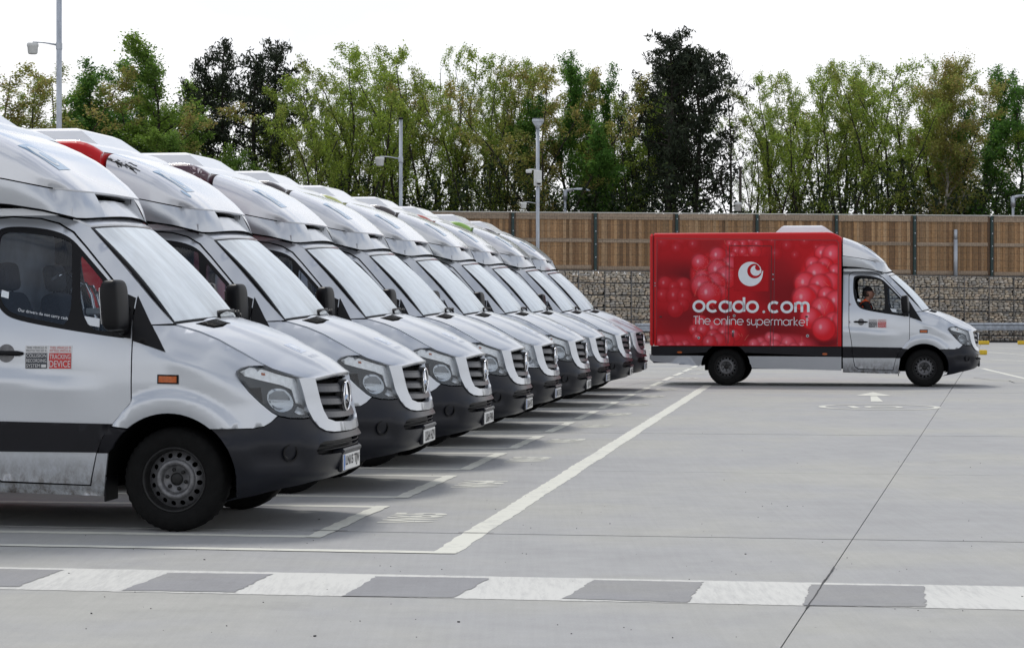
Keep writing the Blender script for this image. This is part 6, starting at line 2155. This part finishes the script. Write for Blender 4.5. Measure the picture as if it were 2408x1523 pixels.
# geometric stroke letters
def arcp(cx, cy, r_, a0, a1, n=18): return [(cx + r_ * math.cos(R(a0 + (a1 - a0) * k / n)), cy + r_ * math.sin(R(a0 + (a1 - a0) * k / n))) for k in range(n + 1)]
GL = {   # x-height 1, strokes in letter units, advance
 'o': ([arcp(.5, .5, .5, 0, 360)], 1.0), 'c': ([arcp(.5, .5, .5, 48, 312)], .88), 'a': ([arcp(.5, .5, .5, 0, 360), [(1, 1), (1, 0)]], 1.0),
 'd': ([arcp(.5, .5, .5, 0, 360), [(1, 1.45), (1, 0)]], 1.0), '.': ([arcp(.05, .02, .05, 0, 360, 8)], .1),
 'm': ([[(0, 1), (0, 0)], [(0, .6)] + arcp(.31, .68, .31, 180, 0, 10) + [(.62, 0)], [(.62, .6)] + arcp(.93, .68, .31, 180, 0, 10) + [(1.24, 0)]], 1.24),
 'n': ([[(0, 1), (0, 0)], [(0, .6)] + arcp(.36, .63, .36, 180, 0, 10) + [(.72, 0)]], .72),
 'h': ([[(0, 1.5), (0, 0)], [(0, .6)] + arcp(.36, .63, .36, 180, 0, 10) + [(.72, 0)]], .72),
 'u': ([[(0, 1)] + arcp(.36, .37, .36, 180, 360, 10) + [(.72, 1)], [(.72, 1), (.72, 0)]], .72),
 'e': ([[(.02, .5), (.98, .5)] + arcp(.5, .5, .5, 0, 312)], .95), 'l': ([[(0, 1.5), (0, 0)]], .05), 'i': ([[(0, 1), (0, 0)], [(0, 1.32), (0, 1.42)]], .05),
 'T': ([[(0, 1.38), (.8, 1.38)], [(.4, 1.38), (.4, 0)]], .8), 's': ([arcp(.27, .76, .23, 40, 260, 10) + arcp(.27, .26, .26, 80, -140, 10)], .55),
 'p': ([arcp(.5, .5, .5, 0, 360), [(0, 1), (0, -.45)]], 1.0), 'r': ([[(0, 1), (0, 0)], [(0, .6)] + arcp(.32, .68, .32, 180, 75, 6)], .42),
 'k': ([[(0, 1.5), (0, 0)], [(.55, 1), (.02, .48), (.6, 0)]], .6), 't': ([[(.2, 1.4), (.2, 0)], [(0, 1), (.45, 1)]], .45), ' ': ([], .35)}
def stroke(mb, pts, wd, mapf, off, mi=0):
    n = len(pts); V = []
    P = np.array(pts)
    closed = np.linalg.norm(P[0] - P[-1]) < 1e-6
    for i in range(n):
        if closed:
            t = P[(i + 1) % (n - 1)] - P[(i - 1) % (n - 1)]
        else:
            t = P[min(i + 1, n - 1)] - P[max(i - 1, 0)]
        t = t / (np.linalg.norm(t) + 1e-9)
        nn = np.array([-t[1], t[0]]) * wd / 2
        V += [P[i] + nn, P[i] - nn]
    mb.add(mapf(np.array(V), off), [(2 * i, 2 * i + 1, 2 * i + 3, 2 * i + 2) for i in range(n - 1)], mi, False)
def word(mb, s, x0, x1, ybase_fn, xh, wd, gap, mapf, off):
    tot = sum(GL[c][1] for c in s) + gap * (len(s) - 1)
    sx = (x1 - x0) / tot
    cur = 0
    for li, c in enumerate(s):
        for st in GL[c][0]:
            pts = [(x0 + (cur + p[0]) * sx, ybase_fn(x0 + cur * sx) - p[1] * xh) for p in st]
            stroke(mb, pts, wd, mapf, off + .0002 * (li % 2) , 0)
        cur += GL[c][1] + gap
mb = MB()
word(mb, 'ocado', 530, 1270, lambda x_: 978 + (x_ - 530) * .008, 114, 30, .30, bmap, .007)
word(mb, '.', 1336, 1346, lambda x_: 986, 100, 22, .0, bmap, .007)
word(mb, 'com', 1402, 1856, lambda x_: 986 + (x_ - 1402) * .008, 112, 30, .34, bmap, .007)
mb.build('brand_lettering', M['ink_white'], bxr)
mb = MB()
for wd_, xa_, xb_ in (('The', 528, 718), ('online', 765, 1100), ('supermarket', 1145, 1858)):
    mb = MB()
    word(mb, wd_, xa_, xb_, lambda x_: 1128 + (x_ - 528) * .013, 66, 8, .22, bmap, .007)
    mb.build('slogan_word', M['ink_white'], bxr)
# door lines, hinges, handles
mb = MB()
def line(pts, wd=5, off=.009, mi=0):
    for a, b in zip(pts[:-1], pts[1:]): stroke(mb, [a, b], wd, bmap, off, mi)
line([(928, 1350), (945, 218), (1432, 226), (1415, 1385), (1415, 1420)], 6)
line([(1470, 150), (1450, 1390)], 4, mi=1)
line([(905, 220), (898, 1350)], 3, mi=1)
line([(90, 135), (1475, 152)], 4, mi=1); line([(105, 150), (98, 1350)], 4, mi=1)
line([(2208, 190), (2190, 1390)], 4, mi=1); line([(1475, 152), (2180, 158), (2208, 190)], 4, mi=1)
line([(62, 80), (58, 200), (66, 740), (58, 1350)], 5)
mb.build('door_line', [M['ink'], M['plum']], bxr)
mb = MB()
for (x_, y_, r_) in ((588, 1285, 15), (1847, 1262, 17), (998, 1030, 16), (1448, 552, 8), (1448, 608, 8), (988, 1212, 12), (82, 652, 7), (82, 684, 7)):
    mb = MB(); disc(x_, y_, r_, .010, 0); disc(x_, y_, r_ * .5, .012, 1); mb.build('latch', [M['gal'], M['ink']], bxr)
mb = MB()
bpoly(mb, [(975, 1200), (1000, 1200), (1000, 1228), (975, 1228)], .009, 0)
line([(985, 1225), (985, 1275)], 16, .014, 1)
mb.build('handle', [M['gal'], M['ink']], bxr)
for x_, y_ in ((148, 1042), (1836, 1040)):
    mb = MB()
    bpoly(mb, [(x_ + 17 * math.cos(k * .5236), y_ + 9 * math.sin(k * .5236)) for k in range(12)], .010, 1)
    mb.build('latch', [M['gal'], M['ink']], bxr)

# ================================================================== driver
def skin_mesh(name, joints, edges, radii, mtl, parent, sub=2, root=0):
    me = bpy.data.meshes.new(name)
    me.from_pydata([tuple(j) for j in joints], edges, [])
    ob = bpy.data.objects.new('tmp', me); COL.objects.link(ob)
    ob.modifiers.new('s', 'SKIN'); sd = ob.modifiers.new('d', 'SUBSURF'); sd.levels = sub; sd.render_levels = sub
    sv = me.skin_vertices[0].data
    for i, r_ in enumerate(radii):
        sv[i].radius = (r_, r_) if not hasattr(r_, '__len__') else r_
        sv[i].use_root = (i == root)
    dg = bpy.context.evaluated_depsgraph_get()
    out = bpy.data.meshes.new_from_object(ob.evaluated_get(dg))
    bpy.data.objects.remove(ob)
    out.materials.clear(); out.materials.append(mtl)
    for p in out.polygons: p.use_smooth = True
    o = bpy.data.objects.new(name, out); COL.objects.link(o); o.parent = parent
    return o
per = empty('person', red.matrix_world.translation, -TR)
per.location = org; per.rotation_euler = (0, 0, -TR)
tag(per, 'driver in black cap and jacket with an orange safety vest, seated at the wheel', 'driver')
yd = -.46
def V3(x, y, z): return Vector((x, yd + y, z))
J = [V3(-1.03, 0, 1.13), V3(-1.06, 0, 1.27), V3(-1.09, 0, 1.42), V3(-1.09, 0, 1.52), V3(-1.07, 0, 1.60), V3(-1.055, 0, 1.655),
     V3(-1.08, -.17, 1.525), V3(-.96, -.23, 1.33), V3(-.76, -.19, 1.28), V3(-1.08, .17, 1.525), V3(-.94, .23, 1.32), V3(-.76, .16, 1.28),
     V3(-.98, -.10, 1.11), V3(-.62, -.12, 1.12), V3(-.50, -.12, .78), V3(-.42, -.12, .72), V3(-.98, .10, 1.11), V3(-.62, .12, 1.12), V3(-.50, .12, .78), V3(-.42, .12, .72)]
E_ = [(0, 1), (1, 2), (2, 3), (3, 4), (4, 5), (3, 6), (6, 7), (7, 8), (3, 9), (9, 10), (10, 11), (0, 12), (12, 13), (13, 14), (14, 15), (0, 16), (16, 17), (17, 18), (18, 19)]
RD_ = [(.13, .17), (.12, .155), (.13, .17), (.10, .12), .052, .05, .075, .055, .042, .075, .055, .042, .095, .075, .055, .05, .095, .075, .055, .05]
skin_mesh('body', J, E_, RD_, M['cloth_black'], per)
# head with face
mb = MB()
hc = V3(-1.035, 0, 1.735)
nu, nv = 28, 22
V = []; Fs = []
for i in range(nv + 1):
    ph = math.pi * i / nv
    for k in range(nu):
        th = 2 * math.pi * k / nu
        d = Vector((math.sin(ph) * math.cos(th), math.sin(ph) * math.sin(th), math.cos(ph)))
        rx, ry, rz = .098, .076, .118
        p = Vector((d.x * rx, d.y * ry, d.z * rz))
        if d.z < -.2: p.x *= 1 + .08 * d.z; p.y *= 1 + .28 * (d.z + .2); 
        if d.x > .2 and d.z < -.3: p.x += .014 * (1 if abs(d.y) < .4 else .4)           # chin
        if d.x > .8: p.x += .020 * math.exp(-((d.y) / .16) ** 2) * math.exp(-((d.z + .08) / .22) ** 2)   # nose ridge
        if d.x > .8: p.x += .010 * math.exp(-((d.y) / .13) ** 2) * math.exp(-((d.z + .20) / .10) ** 2)
        if d.x > .6: p.x -= .010 * math.exp(-((abs(d.y) - .36) / .14) ** 2) * math.exp(-((d.z - .06) / .12) ** 2)  # eye sockets
        if d.x > .7: p.x += .006 * math.exp(-((d.y) / .25) ** 2) * math.exp(-((d.z + .48) / .07) ** 2)   # lips
        V.append(hc + p)
for i in range(nv):
    for k in range(nu): Fs.append((i * nu + k, i * nu + (k + 1) % nu, (i + 1) * nu + (k + 1) % nu, (i + 1) * nu + k))
mb.add(V, Fs, 0, True)
mb.tube([V3(-1.06, 0, 1.57), V3(-1.045, 0, 1.66)], [.058, .052], 12)
head = mb.build('head', M['skin'], per)
for sg in (-1, 1):
    mb = MB(); mb.tube([hc + Vector((-.012, sg * .074, .024)), hc + Vector((-.022, sg * .090, .020)), hc + Vector((-.024, sg * .090, -.012)), hc + Vector((-.010, sg * .074, -.034))], [.010, .013, .012, .008], 8)
    mb.build('ear', M['skin'], head)
    mb = MB(); mb.lathe([(.001, .011), (.008, .008), (.011, 0)], axis='X', c=tuple(hc + Vector((.072, sg * .029, .010))), n=10); mb.build('eye', M['ink'], head)
mb = MB(); mb.box(hc + Vector((.098, 0, -.058)), (.008, .042, .007), bev=.002); mb.build('mouth', mat('lip', (.25, .08, .07), .5, noise=.05), head)
mb = MB()
hv = [hc + Vector((x_ * .1, y_ * .079, z_ * .1)) for x_, y_, z_ in ((0, 0, 0),)]
def shell(c, r_, z0, z1, mi=0, cut=None):
    V = []; Fs = []
    for i in range(9):
        z = z0 + (z1 - z0) * i / 8
        rr = math.sqrt(max(0, 1 - z * z)) + .001
        for k in range(24):
            th = 2 * math.pi * k / 24
            V.append(Vector(c) + Vector((rr * math.cos(th) * r_[0], rr * math.sin(th) * r_[1], z * r_[2])))
    for i in range(8):
        for k in range(24): Fs.append((i * 24 + k, i * 24 + (k + 1) % 24, (i + 1) * 24 + (k + 1) % 24, (i + 1) * 24 + k))
    mb.add(V, Fs, mi, True)
shell(hc + Vector((-.012, 0, .012)), (.104, .084, .120), .22, .999)
pk = [hc + Vector((.07, -.062, .042)), hc + Vector((.145, -.045, .034)), hc + Vector((.172, 0, .036)), hc + Vector((.145, .045, .034)), hc + Vector((.07, .062, .042))]
mb.add(pk + [p + Vector((0, 0, -.010)) for p in pk], [(0, 1, 2, 3, 4), (9, 8, 7, 6, 5)] + [(i, i + 5, (i + 1) % 5 + 5, (i + 1) % 5) for i in range(5)], 0, False)
mb.build('cap', M['cloth_black'], per)
mb = MB(); shell(hc + Vector((-.026, 0, -.01)), (.088, .080, .108), -.45, .40); mb.build('hair', mat('dark_hair', (.02, .013, .01), .8, noise=.2), per)
# vest: two front panels and a back wrapped on the torso
def torso(th, z, k=0.0):
    f = (z - 1.13) / .40
    c = V3(-1.03 - .06 * f, 0, z)
    rx = np.interp(z, [1.1, 1.27, 1.42, 1.5, 1.56], [.150, .140, .148, .125, .075]) + .012 + k
    ry = np.interp(z, [1.1, 1.27, 1.42, 1.5, 1.56], [.185, .172, .185, .20, .12]) + .012 + k
    return c + Vector((math.cos(th) * rx, math.sin(th) * ry, 0))
mb = MB()
th_ = np.linspace(R(50), R(310), 26)
mb.grid(lambda th, z: tuple(torso(th, z)), list(th_), list(np.linspace(1.12, 1.42, 9)), 0)
for (a0, a1) in ((R(200), R(318)), (R(42), R(160))):
    mb.grid(lambda th, z: tuple(torso(th, z)), list(np.linspace(a0, a1, 14)), list(np.linspace(1.42, 1.55, 5)), 0)
for sg in (-1, 1):
    mb.tube([V3(-1.02, sg * .15, 1.53), V3(-1.09, sg * .13, 1.595), V3(-1.17, sg * .13, 1.53)], [.035, .038, .03], 8)
mb.grid(lambda th, z: tuple(torso(th, z, .006)), list(th_), list(np.linspace(1.235, 1.285, 3)), 1)
mb.build('safety_vest', [M['vest'], M['vest_band']], per)
# hands gripping the steering wheel rim
wc = Vector((-.66, yd, 1.22)); wq = Euler((0, R(-62), 0)).to_matrix()
for sg in (-1, 1):
    ang = R(90 * sg) + R(12) * sg
    rim = wc + wq @ Vector((.19 * math.cos(ang), .19 * math.sin(ang), 0))
    wr = J[8] if sg < 0 else J[11]
    palm = rim + (wr - rim).normalized() * .045
    jo = [wr + (rim - wr).normalized() * -.005, palm]
    ed = [(0, 1)]; ra = [.028, (.030, .018)]
    tang = (wq @ Vector((-math.sin(ang), math.cos(ang), 0))).normalized()
    ax = (rim - wr).normalized(); up_ = ax.cross(tang).normalized()
    for f in range(4):
        o_ = tang * (f - 1.5) * .019
        L_ = (.9, 1.05, 1.0, .8)[f]
        i0 = len(jo)
        jo += [palm + o_ + ax * .02 + up_ * .012, rim + o_ + up_ * .022 + ax * .004, rim + o_ + ax * .024 * L_ + up_ * .006, rim + o_ + ax * .014 * L_ - up_ * .018]
        ra += [.010, .009, .0085, .0075]
        ed += [(1, i0), (i0, i0 + 1), (i0 + 1, i0 + 2), (i0 + 2, i0 + 3)]
    i0 = len(jo)
    jo += [palm + tang * -.032 + ax * .0, rim - tang * .040 - up_ * .014, rim - tang * .030 - up_ * .022 + ax * .014]
    ra += [.012, .010, .009]
    ed += [(1, i0), (i0, i0 + 1), (i0 + 1, i0 + 2)]
    skin_mesh('hand', jo, ed, ra, M['skin'], per, 1, 0)

# sack truck leaning on the passenger seat of the nearest van
st = empty('sack_truck', ab(-4.405, 15.02), -TH, 'folded chrome sack truck standing inside the cab of the nearest van', 'sack truck')
mb = MB()
for k, (x0, h_) in enumerate(((-.98, 1.74), (-.86, 1.66))):
    y_ = .12 + .08 * k
    pts = [(x0, y_, 1.06), (x0 - .02, y_, 1.45), (x0 - .06, y_, h_ - .08), (x0 - .10, y_, h_), (x0 - .18, y_, h_ + .02), (x0 - .26, y_, h_ - .03)]
    mb.tube(pts, .014, 8)
    mb.tube([(p[0] + .10, p[1], p[2] - .06) for p in pts[:5]], .012, 8)
mb.build('tube_frame', M['chrome'], st)
mb = MB(); mb.box((-.92, .15, 1.48), (.12, .10, .05), bev=.01); mb.box((-.90, .17, 1.09), (.22, .22, .03), bev=.008)
mb.build('clamp', M['white_pl'], st)
for ob in bpy.data.objects:
    if ob.parent is None and ob.type == 'MESH' and 'label' not in ob and 'kind' not in ob: print('UNTAGGED', ob.name)
